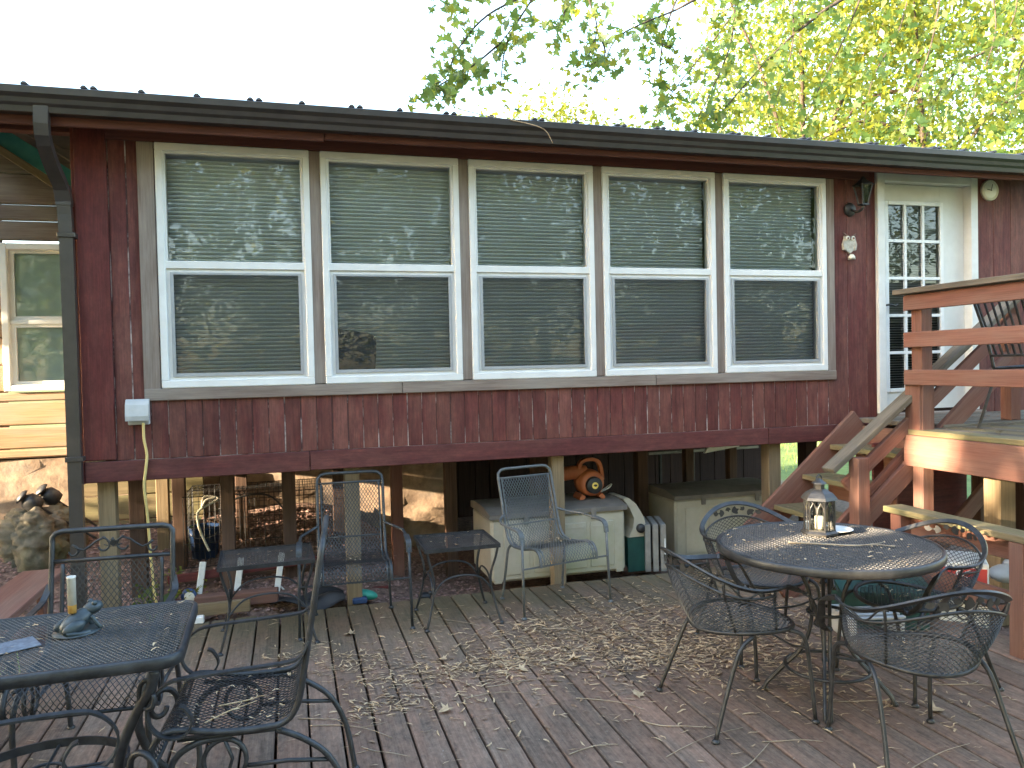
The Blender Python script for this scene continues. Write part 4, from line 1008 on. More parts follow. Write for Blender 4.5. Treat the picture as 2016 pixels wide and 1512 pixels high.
ckt = thing('wall_clock', 'round cream dial thermometer on the wall right of the door', 'clock', (6.665, 0, 3.035))
MB().lathe([(.0, -.022), (.070, -.022), (.082, -.030), (.090, -.022), (.090, -.0005)], 28, (0, 0, 0), 'y').build('case', 'cream', ckt, True)
MB().lathe([(.0, -.0245), (.066, -.0235), (.068, -.0225)], 26, (0, 0, 0), 'y').build('dial', 'plate', ckt, True)
MB().bar([(0, -.028, -.008), (.018, -.028, .05)], .005, .002, (1, 0, 0)).bar([(-.04, -.0285, .004), (.01, -.0285, -.002)], .006, .002, (0, 0, 1)).build('hand', 'black', ckt)
ob = thing('outlet_box', 'grey weatherproof outlet box with cord on the red siding', 'outlet', (-.135, 0, 1.365))
MB().cbox(-.062, .062, -.035, -.0005, -.078, .078, .006).build('base', 'box', ob)
MB().prismx([(-.036, .084), (-.036, -.050), (-.086, -.050), (-.092, -.02), (-.080, .05), (-.055, .082)], -.067, .067).build('cover', 'box', ob)
cp = [(-.105, -.055, 1.30), (-.104, -.060, 1.2), (-.090, -.062, 1.10), (-.100, -.064, 1.0), (-.112, -.06, .90), (-.105, -.02, .70), (-.10, .03, .40), (-.085, .08, .12), (-.03, .2, .03), (.1, .32, .05)]
tag(MB().tube(catmull(cp, 6), .0085, 8).build('extension_cord', 'cord', None, True), 'yellow extension cord hanging from the outlet box to the ground', 'cord')
ich = thing('indoor_chair', 'dark rounded chair back standing behind the second window', 'chair', (1.21, .10, 1.17))
ib = MB().prism([(-.145, .0), (.115, .0), (.155, .62), (.14, .665), (.10, .685), (-.145, .72)], -.020, .012); ib.build('backrest', 'cloth', ich)
MB().box(-.13, .10, .014, .019, -.0, .3).build('seat', 'cloth', ich)

# ================================================================== under the room
def storage(label, x0, x1, y0, y1, z0, h, lid):
    t = thing('storage_box', label, 'storage box', ((x0 + x1) / 2, (y0 + y1) / 2, z0)); a, b = (x1 - x0) / 2, (y1 - y0) / 2
    MB().cbox(-a, a, -b, b, .0, h, .02).build('body', 'tan', t)
    pn = MB(); n = 4; w = (2 * a - .16) / n
    for k in range(n):
        xa = -a + .08 + k * w; pn.cbox(xa + .015, xa + w - .015, -b - .007, -b + .002, .05, h - .07, .006); pn.box(xa + .04, xa + w - .04, -b - .010, -b - .0072, h - .115, h - .105)
    pn.build('front_panel', 'tan', t)
    l = MB(); l.prismx([(-b - .018, h + .002), (b + .01, h + .002), (b + .01, h + lid * .75), (b * .5, h + lid), (-b * .5, h + lid * .95), (-b - .018, h + lid * .5)], -a - .012, a + .012); lo = l.build('lid', 'tanlid', t)
    for s in (-1, 1): MB().cbox(s * a * .5 - .02, s * a * .5 + .02, -b - .026, -b - .012, h - .05, h + .03, .003).build('latch', 'tanlid', lo)
    for s in (-1, 1): MB().cbox(s * (a - .05) - .03, s * (a - .05) + .03, -b + .0, -b + .06, -.008, .02, .004).build('foot', 'tan', t)
    return t
storage('mildewed tan storage box behind the grey chair, blower on top', 2.165, 3.235, .135, .72, .008, .47, .07)
storage('tan storage box under the room, nearer the stairs', 3.92, 4.98, .62, 1.2, -.10, .52, .07)
bw = thing('leaf_blower', 'orange air blower with carry handle on the storage box lid', 'blower', (3.03, .36, .548), math.radians(0))
b = MB(); b.lathe([(0, -.10), (.085, -.10), (.10, -.07), (.105, 0), (.10, .07), (.08, .09), (0, .09)], 24, (0, 0, .125), 'y'); b.build('housing', 'orange', bw, True)
b = MB(); b.tube(catmull([(-.02, .02, .20), (-.12, .02, .205), (-.22, .02, .195), (-.27, .02, .19)], 4), [.055] * 13, 12); b.build('nozzle', 'orange', bw, True)
b = MB(); b.bar(catmull([(-.085, 0, .20), (-.075, 0, .27), (-.03, 0, .302), (.04, 0, .302), (.085, 0, .275), (.105, 0, .20), (.11, 0, .14)], 5), .05, .026, (0, 1, 0)); b.build('handle', 'orange', bw)
b = MB(); b.lathe([(0, -.135), (.058, -.135), (.066, -.125), (.068, -.10), (.0, -.099)], 24, (0, 0, .115), 'y'); bo = b.build('motor_cap', 'black', bw, True)
MB().lathe([(0, -.1375), (.026, -.1372), (.026, -.1352)], 20, (0, 0, .115), 'y').build('badge', 'yellow', bo)
MB().prism([(-.016, .0), (-.004, .012), (.016, .007), (.016, -.004), (.0, -.008)], -.1392, -.1378).v and None
bm_ = MB().prism([(-.016, .115), (-.004, .126), (.016, .122), (.016, .111), (.0, .106)], -.1395, -.1378); bm_.build('badge_mark', 'black', bo)
for s in (-1, 1):
    MB().prism([(s * .055, .02), (s * .075, .0), (s * .105, .0), (s * .105, .018), (s * .082, .045)][::s], -.075, .075).build('foot', 'orange', bw)
tag(MB().tube(catmull([(3.10, .47, .575), (3.2, .52, .57), (3.28, .50, .62), (3.24, .45, .60), (3.14, .44, .566)], 5), .005, 6).build('power_cord', 'alu', None, True), 'white power cord heaped behind the orange blower', 'cord')
fan = thing('plastic_housing', 'teal and beige curved plastic housing with a black knob', 'housing', (3.36, .33, -.03))
prof = [(-.075, .0), (.075, .0), (.088, .12), (.09, .27), (.06, .42), (.0, .52), (-.06, .565), (-.10, .565), (-.06, .50), (-.075, .4)]
MB().prism([p for p in prof if p[1] <= .27] + [(-.075, .27)], -.13, .16).build('base', 'green', fan)
MB().prism([(-.07, .273), (.092, .273), (.086, .34), (.06, .43), (.0, .53), (-.06, .58), (-.11, .58), (-.055, .50), (-.02, .42), (-.03, .34)], -.134, .164).build('cover', 'tan', fan)
MB().lathe([(0, -.165), (.032, -.165), (.036, -.15), (.036, -.135)], 18, (.03, 0, .34), 'y').build('knob', 'black', fan, True)
af = thing('filter_case', 'grey metal filter case with a barcode sticker beside the storage box', 'case', (3.545, .30, -.03), math.radians(-18))
for k, xx in enumerate((-.06, .0, .06)):
    f = MB(); f.cbox(xx - .022, xx + .022, -.17, -.13, 0, .37, .003); f.cbox(xx - .022, xx + .022, .13, .17, 0, .37, .003); f.cbox(xx - .022, xx + .022, -.13, .13, .345, .37, .003); f.cbox(xx - .022, xx + .022, -.13, .13, .0, .022, .003); fo_ = f.build('frame', 'steel', af)
    MB().box(xx - .006, xx + .006, -.13, .13, .022, .345).build('filter', 'black', fo_)
MB().box(.068, .077, -.1708, -.1702, .13, .26).build('sticker', 'plate', af)
lg = MB(); lg.tube([(3.25, .25, -.02), (3.5, .24, -.02), (3.95, .26, -.025)], [.035, .038, .034], 12); tag(lg.build('timber_log', 'darkpost', None, True), 'short brown timber lying under the teal housing', 'log')

# wire crate, rope, bucket
cr = thing('wire_crate', 'black wire dog crate standing behind the ladder under the room', 'crate', (.50, 1.08, .17))
A, B, H = .50, .30, .52
def wires(mb, fn, n1, n2, r=.0016):
    for k in range(n1 + 1): mb.tube([fn(k / n1, 0), fn(k / n1, 1)], r if k % 4 else r * 1.8, 4, cap=False)
    for k in range(n2 + 1): mb.tube([fn(0, k / n2), fn(1, k / n2)], r if k % 3 else r * 1.8, 4, cap=False)
for nm, fn, n1, n2 in (('front_panel', lambda u, v: (-A + 2 * A * u, -B, H * v), 28, 9), ('back_panel', lambda u, v: (-A + 2 * A * u, B, H * v), 24, 8), ('side_panel', lambda u, v: (-A, -B + 2 * B * u, H * v), 14, 8), ('side_panel', lambda u, v: (A, -B + 2 * B * u, H * v), 14, 8), ('top_panel', lambda u, v: (-A + 2 * A * u, -B + 2 * B * v, H + .002), 28, 12)):
    mb = MB(); wires(mb, fn, n1, n2); mb.build(nm, 'black', cr)
hnd = MB().tube(catmull([(-.25, -B - .01, .42), (-.1, -B - .01, .50), (.1, -B - .01, .50), (.22, -B - .01, .36), (.22, -B - .01, .2)], 5), .007, 6); hnd.build('handle_hoop', 'black', cr, True)
rp = [at(405, 990, .72), at(392, 1005, .70), at(390, 1030, .70), at(398, 1055, .69), at(412, 1085, .68)]
tag(MB().tube(catmull([at(425, 980, .74), at(405, 985, .72), at(398, 1000, .70), at(402, 978, .76), at(430, 982, .76)] + rp[1:], 5), .0085, 8).build('rope', 'rope', None, True), 'white rope looped over the corner of the wire crate', 'rope')
bk = thing('bucket', 'blue plastic bucket behind the rope under the room', 'bucket', (.12, 1.0, .17))
MB().lathe([(.0, 0), (.09, 0), (.115, .25), (.12, .25), (.12, .262), (.108, .262), (.085, .01)], 20).build('body', 'blue', bk, True)
MB().tube(catmull([(-.115, 0, .24), (-.07, -.10, .20), (.0, -.125, .19), (.07, -.10, .20), (.115, 0, .24)], 4), .003, 5).build('handle', 'steel', bk)
# ladder on its side
ld = thing('ladder', 'red stepladder with white rungs lying on its side under the room', 'ladder', (.65, .40, .02))
plank('rail', at(330, 1142, .40), at(640, 1098, .47), .055, .03, 'corner', ld)
plank('rail', at(330, 1190, .33), at(770, 1160, .40), .055, .03, 'corner', ld)
for px, yt, yb in ((395, 1106, 1182), (470, 1098, 1176), (550, 1088, 1166), (628, 1082, 1170)):
    plank('rung', at(px + 5, yt, .385), at(px - 5, yb, .36), .042, .03, 'alu', ld, side=(1, 0, 0)); plank('rung_brace', at(px + 2, yb - 12, .375), at(px + 18, yb + 4, .36), .012, .008, 'alu', ld)
def lumber(label, a, b, w, t, mt): o = plank('lumber', a, b, w, t, mt, None); return tag(o, label, 'lumber')
lumber('reddish timber offcut lying behind the deck edge', at(385, 1186, .20), at(548, 1170, .16), .085, .085, 'redwood')
lumber('pale sawn timber offcut leaning at the deck edge', at(378, 1203, .06), at(493, 1190, .06), .08, .04, 'post')
lumber('dark retaining timber on the soil below the ladder', (.02, .62, .10), (1.15, .64, .08), .11, .10, 'darkpost')
lumber('weathered landscape timber lying on the mulch at the left edge', (-2.6, .55, gh(-2, .5) + .05), (-1.25, .78, gh(-1.2, .75) + .06), .10, .09, 'mossy')
lumber('long brown timber lying beneath the crate', (.1, .55, .03), (1.1, .5, .02), .09, .09, 'darkpost')
wd = MB(); wd.cbox(-.03, .03, -.025, .025, 0, .045, .006); tag(wd.build('white_block', 'plate', None, False, (at(392, 1215, -.03).x, -.03, .0)), 'small white block at the left end of the deck edge', 'block')
# odd bits at the deck edge
tp = MB(); pts = [(.55, .06), (.75, .02), (1.02, .03), (1.05, .22), (.8, .3), (.58, .25)]
tarp = MB(); nn = 14
for j in range(nn + 1):
    for i in range(nn + 1):
        u, v = i / nn, j / nn; tarp.v.append((.60 + .48 * u + .03 * math.sin(9 * v), .05 + .26 * v, .02 + .03 * math.sin(7 * u + 3 * v) + .02 * math.cos(11 * v - 4 * u) + .03 * math.sin(math.pi * u) * math.sin(math.pi * v)))
tarp.f = [(j * (nn + 1) + i, j * (nn + 1) + i + 1, (j + 1) * (nn + 1) + i + 1, (j + 1) * (nn + 1) + i) for j in range(nn) for i in range(nn)]
tag(tarp.build('tarp', 'black', None, True), 'crumpled black plastic sheet beneath the tall dark chair', 'sheet')
sc_ = MB(); blob(sc_, (0, 0, 0), (.085, .045, .035), .25); M['sea'] = speck('sea_green_plastic', (.03, .28, .20), (.05, .36, .27), 9, .5)
tag(sc_.build('garden_scoop', 'sea', None, True, (1.25, .12, .03)), 'sea green plastic scoop at the foot of the post', 'scoop')
sc2 = MB().cbox(-.05, .05, -.03, .03, 0, .04, .008); tag(sc2.build('blue_case', 'blue', None, False, (1.20, .03, .001)), 'small blue plastic case beside the sea green scoop', 'case')
bl_ = MB(); blob(bl_, (0, 0, .03), (.05, .04, .03)); blob(bl_, (.04, 0, .05), (.02, .02, .018)); tag(bl_.build('black_ornament', 'black', None, True, (1.66, .10, -.05)), 'small black ornament on the soil between side table legs', 'ornament')
# concrete patches of stone and the two fallen path lights
from mathutils import noise as mnoise
bd = MB(); N1, N2 = 64, 34
for j in range(N2 + 1):
    ph = math.pi * .5 * j / N2
    for i in range(N1):
        th = 2 * math.pi * i / N1; c = math.cos(ph) ** .5 if j < N2 else 0; d = Vector((math.cos(th) * c, math.sin(th) * c, math.sin(ph)))
        r = 1 + .22 * math.sin(3 * th + 1) + .25 * mnoise.noise(d * 2.3) + .16 * mnoise.noise(d * 6) + .11 * mnoise.noise(d * 14) + .08 * mnoise.noise(d * 30)
        bd.v.append((.26 * r * d.x, .24 * r * d.y, .40 * (math.sin(ph) ** .8) * (.75 + .25 * r)))
bd.f = [(j * N1 + i, j * N1 + (i + 1) % N1, (j + 1) * N1 + (i + 1) % N1, (j + 1) * N1 + i) for j in range(N2) for i in range(N1)]
bo_ = bd.build('boulder', 'stone', None, True, (-1.06, 1.22, .20)); bo_.rotation_euler.z = .5; tag(bo_, 'rough moss stained concrete boulder before the cabin foundation', 'boulder')
for k, (hp, ep, lb) in enumerate(((at(55, 985, 1.18), at(190, 1060, 1.3), 'fallen black path light lying on the boulder, left one'), (at(92, 972, 1.30), at(190, 1035, 1.45), 'fallen black path light lying on the boulder, right one'))):
    d = (ep - hp).normalized(); t = thing('path_light', lb, 'garden light', hp, 0, 'fallen path lights on the boulder')
    q = d.to_track_quat('Z', 'Y'); t.rotation_mode = 'QUATERNION'; t.rotation_quaternion = q; L = (ep - hp).length
    MB().lathe([(.0, -.07), (.035, -.07), (.055, -.055), (.058, -.045), (.03, -.035), (.028, -.02)], 18).build('cap', 'black', t, True)
    MB().lathe([(.030, -.03), (.060, -.005), (.066, .05), (.058, .09), (.02, .105), (0, .107)], 18).build('lamp_body', 'black', t, True)
    MB().tube([(0, 0, .10), (0, 0, L)], .009, 8).build('stake', 'rust', t)

# ================================================================== right side
pc = thing('deck_chair', 'black slat backed patio chair on the raised deck behind the railing', 'chair', (5.50, -1.45, 1.10), math.radians(75))
f = MB()
for s in (-1, 1):
    f.tube(catmull([(s * .25, .16, .40), (s * .26, .20, .60), (s * .27, .30, .92)], 4), .011, 8)
    f.tube(catmull([(s * .25, .16, .41), (s * .25, .0, .42), (s * .25, -.22, .43)], 4), .011, 8)
f.tube(catmull([(-.27, .30, .92), (-.15, .33, .97), (0, .335, .98), (.15, .33, .97), (.27, .30, .92)], 4), .011, 8); f.tube([(-.25, -.22, .43), (.25, -.22, .43)], .010, 8); f.tube([(-.255, .18, .50), (.255, .18, .50)], .009, 8)
f.build('frame', 'iron', pc, True)
for k in range(7):
    x = -.21 + .07 * k; MB().bar([(x * .9, .182, .50), (x, .25, .72), (x * 1.06, .322, .955)], .018, .006, (1, 0, 0)).build('slat', 'iron', pc)
diamond(mb := MB(), lambda u, v: (u, v, .425), (-.24, .24), (-.21, .15), .018, .03, .0034); mb.build('seat', 'iron', pc)
for s in (-1, 1):
    a = MB(); a.tube(catmull([(s * .262, .22, .66), (s * .29, .05, .66), (s * .29, -.15, .64), (s * .28, -.22, .55), (s * .26, -.22, .43)], 4), .010, 8); a.build('arm', 'iron', pc, True)
    l = MB(); l.tube([(s * .25, -.20, .43), (s * .27, -.25, .005)], .010, 8); l.build('leg', 'iron', pc); l = MB(); l.tube([(s * .25, .14, .41), (s * .27, .26, .005)], .010, 8); l.build('leg', 'iron', pc)
gr = thing('grill', 'black barbecue grill on the raised deck at the right edge', 'grill', (6.62, -.95, 1.10))
MB().cbox(-.25, .35, -.25, .25, .08, .75, .01).build('cart', 'black', gr)
MB().prismx([(-.26, .90), (.26, .90), (.25, 1.10), (.12, 1.24), (-.08, 1.26), (-.22, 1.12)], -.24, .36).build('lid', 'black', gr)
MB().cbox(-.26, .36, -.27, .27, .76, .895, .01).build('firebox', 'black', gr)
MB().cbox(-.56, -.262, -.22, .22, 1.03, 1.075, .008).build('side_shelf', 'box', gr); MB().cbox(-.50, -.262, -.17, .17, .96, 1.0, .006).build('shelf_tray', 'box', gr)
for sx in (-.2, .3):
    for sy in (-.2, .2): MB().lathe([(0, .0), (.04, 0), (.04, .085), (0, .085)], 12, (sx, sy, 0)).build('wheel', 'black', gr)

# clutter beyond the low railing
bag = thing('cardboard_box', 'white and red mower carton behind the low railing', 'carton', (4.745, -1.52, -.14), math.radians(-42))
MB().cbox(-.13, .13, -.16, .16, 0, .50, .006).build('carton', 'alu', bag)
MB().box(-.132, -.1305, -.10, .14, .33, .47).build('red_panel', 'red', bag); MB().box(-.12, .12, -.1622, -.1605, .33, .47).build('red_panel', 'red', bag)
def text_mesh(txt, size, mat, name, parent, mtx):
    cu = bpy.data.curves.new(name, 'FONT'); cu.body = txt; cu.size = size; cu.extrude = .0006; cu.align_x = 'CENTER'; cu.align_y = 'CENTER'; cu.shear = .15
    tmp = bpy.data.objects.new('tmp_text', cu); COL.objects.link(tmp); bpy.context.view_layer.update()
    me = bpy.data.meshes.new_from_object(tmp.evaluated_get(bpy.context.evaluated_depsgraph_get())); bpy.data.objects.remove(tmp); bpy.data.curves.remove(cu)
    me.name = name; me.materials.clear(); me.materials.append(M[mat]); o = link(name, me, parent); o.matrix_local = mtx; return o
# letters run upward on the two visible faces
mt_ = Matrix(((0, -1, 0, -.02), (0, 0, -1, -.1634), (1, 0, 0, .25), (0, 0, 0, 1)))
text_mesh('MOW', .11, 'black', 'print', bag, Matrix(((0, -1, 0, .0), (0, 0, -1, -.1614), (1, 0, 0, .20), (0, 0, 0, 1))))
text_mesh('ER', .11, 'plate', 'print', bag, Matrix(((0, -1, 0, .0), (0, 0, -1, -.1634), (1, 0, 0, .40), (0, 0, 0, 1))))
gb = thing('grey_tub', 'grey plastic tub on the soil below the low railing', 'tub', (4.95, -1.95, -.24))
MB().lathe([(0, 0), (.16, 0), (.19, .25), (.20, .25), (.20, .27), (.18, .27), (.155, .012), (0, .012)], 22).build('body', 'box', gb, True)
MB().cbox(-.215, -.19, -.04, .04, .20, .25, .004).build('handle', 'black', gb)
gl = thing('green_bin_lid', 'dark green plastic sheet lying behind the round table', 'lid', (4.18, -1.45, .22), math.radians(-25))
MB().prismx([(-.20, .0), (.20, .05), (.20, .062), (.0, .05), (-.20, .012)], -.26, .26).build('sheet', 'green', gl); MB().cbox(-.24, .24, -.16, .17, -.22, .0, .01).build('bin', 'green', gl)
wc = thing('slatted_crate', 'low pale slatted crate on the deck beneath the round table', 'crate', (3.95, -1.62, .0), math.radians(-12))
for k in range(5): plank_ = MB().cbox(-.16, .16, -.13 + k * .06, -.10 + k * .06, .13, .142, .002).build('slat', 'box', wc)
for sx in (-.14, .14): MB().cbox(sx - .012, sx + .012, -.13, .14, .0, .129, .002).build('end', 'box', wc)
wp = MB(); blob(wp, (0, 0, .06), (.13, .09, .06)); blob(wp, (.09, .03, .10), (.07, .06, .05)); tag(wp.build('white_sack', 'box', None, True, (5.3, -1.35, .10)), 'rumpled white sack behind the low railing', 'sack')
hz = MB()
for k in range(5): hz.tube([(.16 * (1 - .05 * k) * math.cos(2 * math.pi * q / 24), .16 * (1 - .05 * k) * math.sin(2 * math.pi * q / 24), .02 + .032 * k + .01 * math.sin(3 * q)) for q in range(24)], .013, 6, closed=True)
tag(hz.build('hose_coil', 'black', None, True, (5.35, -1.9, -.22)), 'coiled black garden hose beyond the low railing', 'hose')

# stacked folding tables and a sheet seen against the lawn beyond the crawl space
bs_ = thing('folded_table', 'folded table frame leaning behind the post under the room', 'table', (4.95, 2.3, -.1))
for z in (.62, .70): plank('edge_bar', (4.5, 2.3, z), (5.9, 2.35, z), .03, .03, 'steel', bs_)
for xx in (4.65, 5.05, 5.5): plank('leg', (xx, 2.32, -.1), (xx, 2.32, .6), .03, .03, 'black', bs_, side=(1, 0, 0))
tag(MB().prism([(-.2, 0), (.2, .05), (.2, .28), (.05, .30)], 0, .03).build('loose_board', 'plate', None, False, (4.98, 1.6, .68)), 'slanting white panel hanging at the top of the crawl space', 'panel')

# ================================================================== vegetation
GREEN = lambda *a: a
def tree(name, label, base, h, crown_c, crown_r, n_cl, per, lsize, mats, tr=.16, group=None, cl=.55, hole=None, maple=False, limbs=6):
    base = Vector(base); t = thing(name, label, 'tree', base, 0, group); cc = Vector(crown_c) - base
    mb = MB(); top = Vector((cc.x, cc.y, max(h * .8, cc.z)))
    mb.tube(catmull([(0, 0, -.3), (cc.x * .12, cc.y * .1, h * .25), (cc.x * .5, cc.y * .5, h * .5), top], 4), [tr * (1.15 - .85 * i / 12) for i in range(13)], 8)
    ends = []
    for k in range(limbs):
        a = 2 * math.pi * k / limbs + rng.uniform(-.4, .4); z0 = h * rng.uniform(.3, .65); s = Vector((cc.x * z0 / h, cc.y * z0 / h, z0))
        e = cc + Vector((crown_r[0] * .75 * math.cos(a), crown_r[1] * .75 * math.sin(a), crown_r[2] * rng.uniform(-.4, .6))); m = s.lerp(e, .5) + Vector((0, 0, .1 * h * rng.random()))
        mb.tube(catmull([s, m, e], 4), [tr * .45 * (1 - .8 * i / 8) for i in range(9)], 6); ends.append(e)
    mb.build('trunk', 'bark', t, True)
    u = nrng.normal(size=(n_cl, 3)); u /= np.linalg.norm(u, axis=1, keepdims=True); rr = nrng.uniform(.25, 1, n_cl) ** .5
    C = np.array(cc) + u * rr[:, None] * np.array(crown_r)
    P = np.repeat(C, per, 0) + nrng.normal(size=(n_cl * per, 3)) * cl * np.array([1, 1, .6])
    P = P[P[:, 2] > .2 - base.z * 0]
    if hole is not None:
        keep = np.ones(len(P), bool); W = P + np.array(base)
        for T, r in hole:
            d = W - np.array(T); s = d @ np.array(TO_SUN); q = np.linalg.norm(d - s[:, None] * np.array(TO_SUN), axis=1); keep &= ~((q < r) & (s > 0))
        P = P[keep]
    me = leaf_mesh('crown', P, lsize, mats, maple); link('crown', me, t); return t

# trees beyond the roof (seen above it)
for i, (bx, by, h, c, r, lb, mats) in enumerate((
        (14.6, 13.0, 13, (14.2, 12.5, 8.6), (3.4, 3.5, 5.2), 'tall sunny maple beyond the roof at the right corner', ['leafy', 'leafy', 'leafg']),
        (17.0, 11.0, 13, (16.5, 11.0, 7.5), (4.2, 4.0, 5.5), 'broad sunny tree at the far right beyond the roof', ['leafy', 'leafy', 'leafg']),
        (8.2, 18.0, 10, (8.2, 18.0, 7.2), (3.0, 2.6, 2.8), 'yellow green tree low over the middle of the roof', ['leafy']),
        (6.1, 17.5, 8.0, (6.1, 17.5, 6.0), (1.9, 2.2, 1.9), 'smallest yellow green tree peeping over the gutter', ['leafy', 'leafg']),
        (20.0, 21.0, 16, (19.5, 20.0, 9.0), (4.6, 3.0, 6.5), 'tallest bright tree behind the maple branches', ['leafy', 'leafy', 'leafg']),
        (11.2, 19.0, 9.5, (11.2, 19.0, 7.0), (2.6, 2.4, 2.9), 'rounded yellow green tree over the roof near the fifth window', ['leafy', 'leafy', 'leafg']),
        (25.0, 20.0, 15, (25.0, 19.0, 8.5), (5.5, 4.0, 6.5), 'bright tree farthest right in the background', ['leafy', 'leafg']))):
    tree('background_tree', lb, (bx, by, .2), h, c, r, 240 if r[0] > 3.5 else 120, 70, .19, mats, .16, 'trees beyond the roof', .55)

# overhanging maple: limbs come in from the right, sprays of leaves hang over the roof
mp = thing('maple_tree', 'overhanging green maple with drooping leaf sprays above the roof', 'tree', (12.6, 3.2, .1))
tb = MB(); B0 = Vector((12.6, 3.2, .1)); loc = lambda p: Vector(p) - B0
tb.tube(catmull([loc((12.6, 3.2, -.2)), loc((12.6, 3.2, 3)), loc((12.4, 3.1, 6)), loc((12.2, 3.0, 9))], 4), [.26 - .012 * i for i in range(13)], 10)
sprays = []
def spray_line(pts, Y, r, dens):   # pixel path -> twig in the air at depth Y
    W = [at(a, b, Y) for a, b in pts]; return W
LIM = [([(2150, -260), (1700, -210), (1340, -170), (1130, -120), (1060, -20)], 2.2), ([(2150, -160), (1800, -120), (1500, -60), (1330, 20)], 3.0), ([(2200, -40), (1950, -60), (1700, -20), (1560, 70)], 2.6), ([(2200, 60), (2050, 60), (1900, 120)], 3.4)]
for pts, Y in LIM:
    W = [loc(at(a, b, Y)) for a, b in pts]; W = [loc((12.45, 3.1, 5.5))] + W
    n = len(catmull(W, 5)); tb.tube(catmull(W, 5), [.07 * (1 - .85 * i / n) for i in range(n)], 7)
TW = [([(1060, -20), (1020, 40), (985, 85)], 2.2), ([(1060, -20), (960, 30), (900, 100), (880, 150), (850, 168)], 2.2), ([(1060, -20), (1000, 80), (985, 170)], 2.3), ([(1130, -120), (1160, 0), (1175, 60), (1150, 130)], 2.2), ([(1130, -60), (1110, 30), (1095, 70)], 2.3),
      ([(1330, -60), (1290, 20), (1270, 70), (1330, 95)], 2.6), ([(1330, 20), (1220, 70), (1190, 130)], 2.5), ([(1130, -100), (910, -20), (905, 12)], 2.1), ([(1340, -20), (1310, 60), (1300, 150), (1330, 185)], 2.6), ([(985, 85), (930, 130), (870, 165), (855, 180)], 2.2), ([(1175, 60), (1190, 110), (1130, 140)], 2.2),
      ([(1500, -60), (1420, 60), (1340, 160), (1290, 230)], 3.0), ([(1450, -40), (1440, 80), (1400, 180), (1370, 240)], 2.8), ([(1560, 70), (1500, 130), (1430, 210), (1400, 250)], 2.6), ([(1560, -20), (1560, 90), (1530, 190)], 2.6), ([(1700, -20), (1660, 80), (1610, 180), (1580, 250)], 2.8), ([(1800, -60), (1770, 60), (1720, 150), (1700, 250)], 2.6), ([(1850, 0), (1830, 100), (1790, 200), (1770, 280)], 2.4),
      ([(1900, 120), (1850, 180), (1830, 230)], 3.2), ([(1950, -40), (1960, 60), (1930, 160), (1900, 240)], 2.6), ([(2050, 60), (2010, 130), (1990, 220), (1960, 250)], 2.4), ([(2000, -60), (2000, 20), (1960, 110)], 3.2), ([(1600, -60), (1480, -10), (1400, 40)], 2.9), ([(1700, -40), (1620, 20), (1560, 30)], 2.7), ([(2100, 100), (2030, 170), (1980, 200)], 2.2)]
LP = []
for q, (pts, Y) in enumerate(TW):
    W = catmull([loc(at(a, b, Y)) for a, b in pts], 6); n = len(W); tb.tube(W, [.011 * (1 - .75 * i / n) + .0015 for i in range(n)], 5)
    for i in range(n // 4, n):
        for _ in range(5 if pts[0][0] < 1380 else 6):
            LP.append(tuple(W[i] + Vector((rng.gauss(0, .10), rng.gauss(0, .16), rng.gauss(-.05, .085)))))
tb.build('trunk', 'bark', mp, True)
link('crown', leaf_mesh('crown', LP, .105, ['leafg', 'leafg', 'leafy'], True, .3), mp)

# trees behind the viewer: they mirror in the windows
SPOT = []
for i in range(9):
    x = -9 + 3.3 * i + rng.uniform(-.6, .6); y = -14.5 - 3.5 * (i % 2) + rng.uniform(-.8, .8)
    if i == 2: x -= .8
    tree('garden_tree', 'leafy garden tree behind the viewer, mirrored in the windows', (x, y, 0), 11, (x, y, 6.2), (2.9, 2.4, 5.8), 210, 50, .125, ['leafd'] * 5 + ['leafg', 'leafy'], .18, 'trees mirrored in the windows', .5)  # a few brighter leaves stand in for sunlit glints in the dark crowns

for i in range(7):
    x = -10 + 5.2 * i + rng.uniform(-.8, .8); y = -23 + rng.uniform(-1.5, 1.5)
    tree('far_garden_tree', 'tall dark garden tree far behind the viewer, mirrored in the windows', (x, y, 0), 15, (x, y, 8.0), (3.4, 2.6, 8.0), 105, 46, .34, ['leafd', 'leafd', 'leafg', 'leafy'], .22, 'far trees mirrored in the windows', .7)

# unseen trees added on the left as shade, gaps cut for the low sun
HOLES = [((4.5, -1.65, .54), .30), ((4.5, -2.35, .54), .28), ((4.45, -.98, .72), .13), ((4.5, -.25, .55), .16), ((4.9, -1.3, .95), .26), ((4.9, -1.8, 1.0), .2), ((5.5, -1.15, .5), .3), ((4.9, -1.05, .98), .22), ((4.9, -1.55, .93), .26), ((4.9, -2.2, 1.0), .20), ((4.5, -1.5, .60), .20), ((4.5, -2.1, .62), .18), ((4.5, -2.6, .6), .16), ((4.6, -.95, .62), .12), ((4.5, -1.8, .5), .12), ((4.9, -2.05, 1.46), .12), ((5.45, -1.15, .55), .2), ((4.6, -.95, .3), .12), ((3.7, -1.9, .72), .12)]
for i, (x, y, h) in enumerate(((-9.5, -3.25, 9), (-10.5, -4.9, 10), (-9.2, -6.6, 9), (-11.5, -8.4, 10), (-13.5, -4.0, 10), (-13.0, -6.0, 11), (-10.0, -10.2, 9))):
    tree('shade_tree', 'unseen tree added left of the deck as shade, gaps cut in its crown', (x, y, 0), h, (x, y, 4.0), (1.5, 1.5, 4.3), 130, 50, .34, ['leafd', 'leafg'], .2, 'added shade trees left of the deck', .42, HOLES)

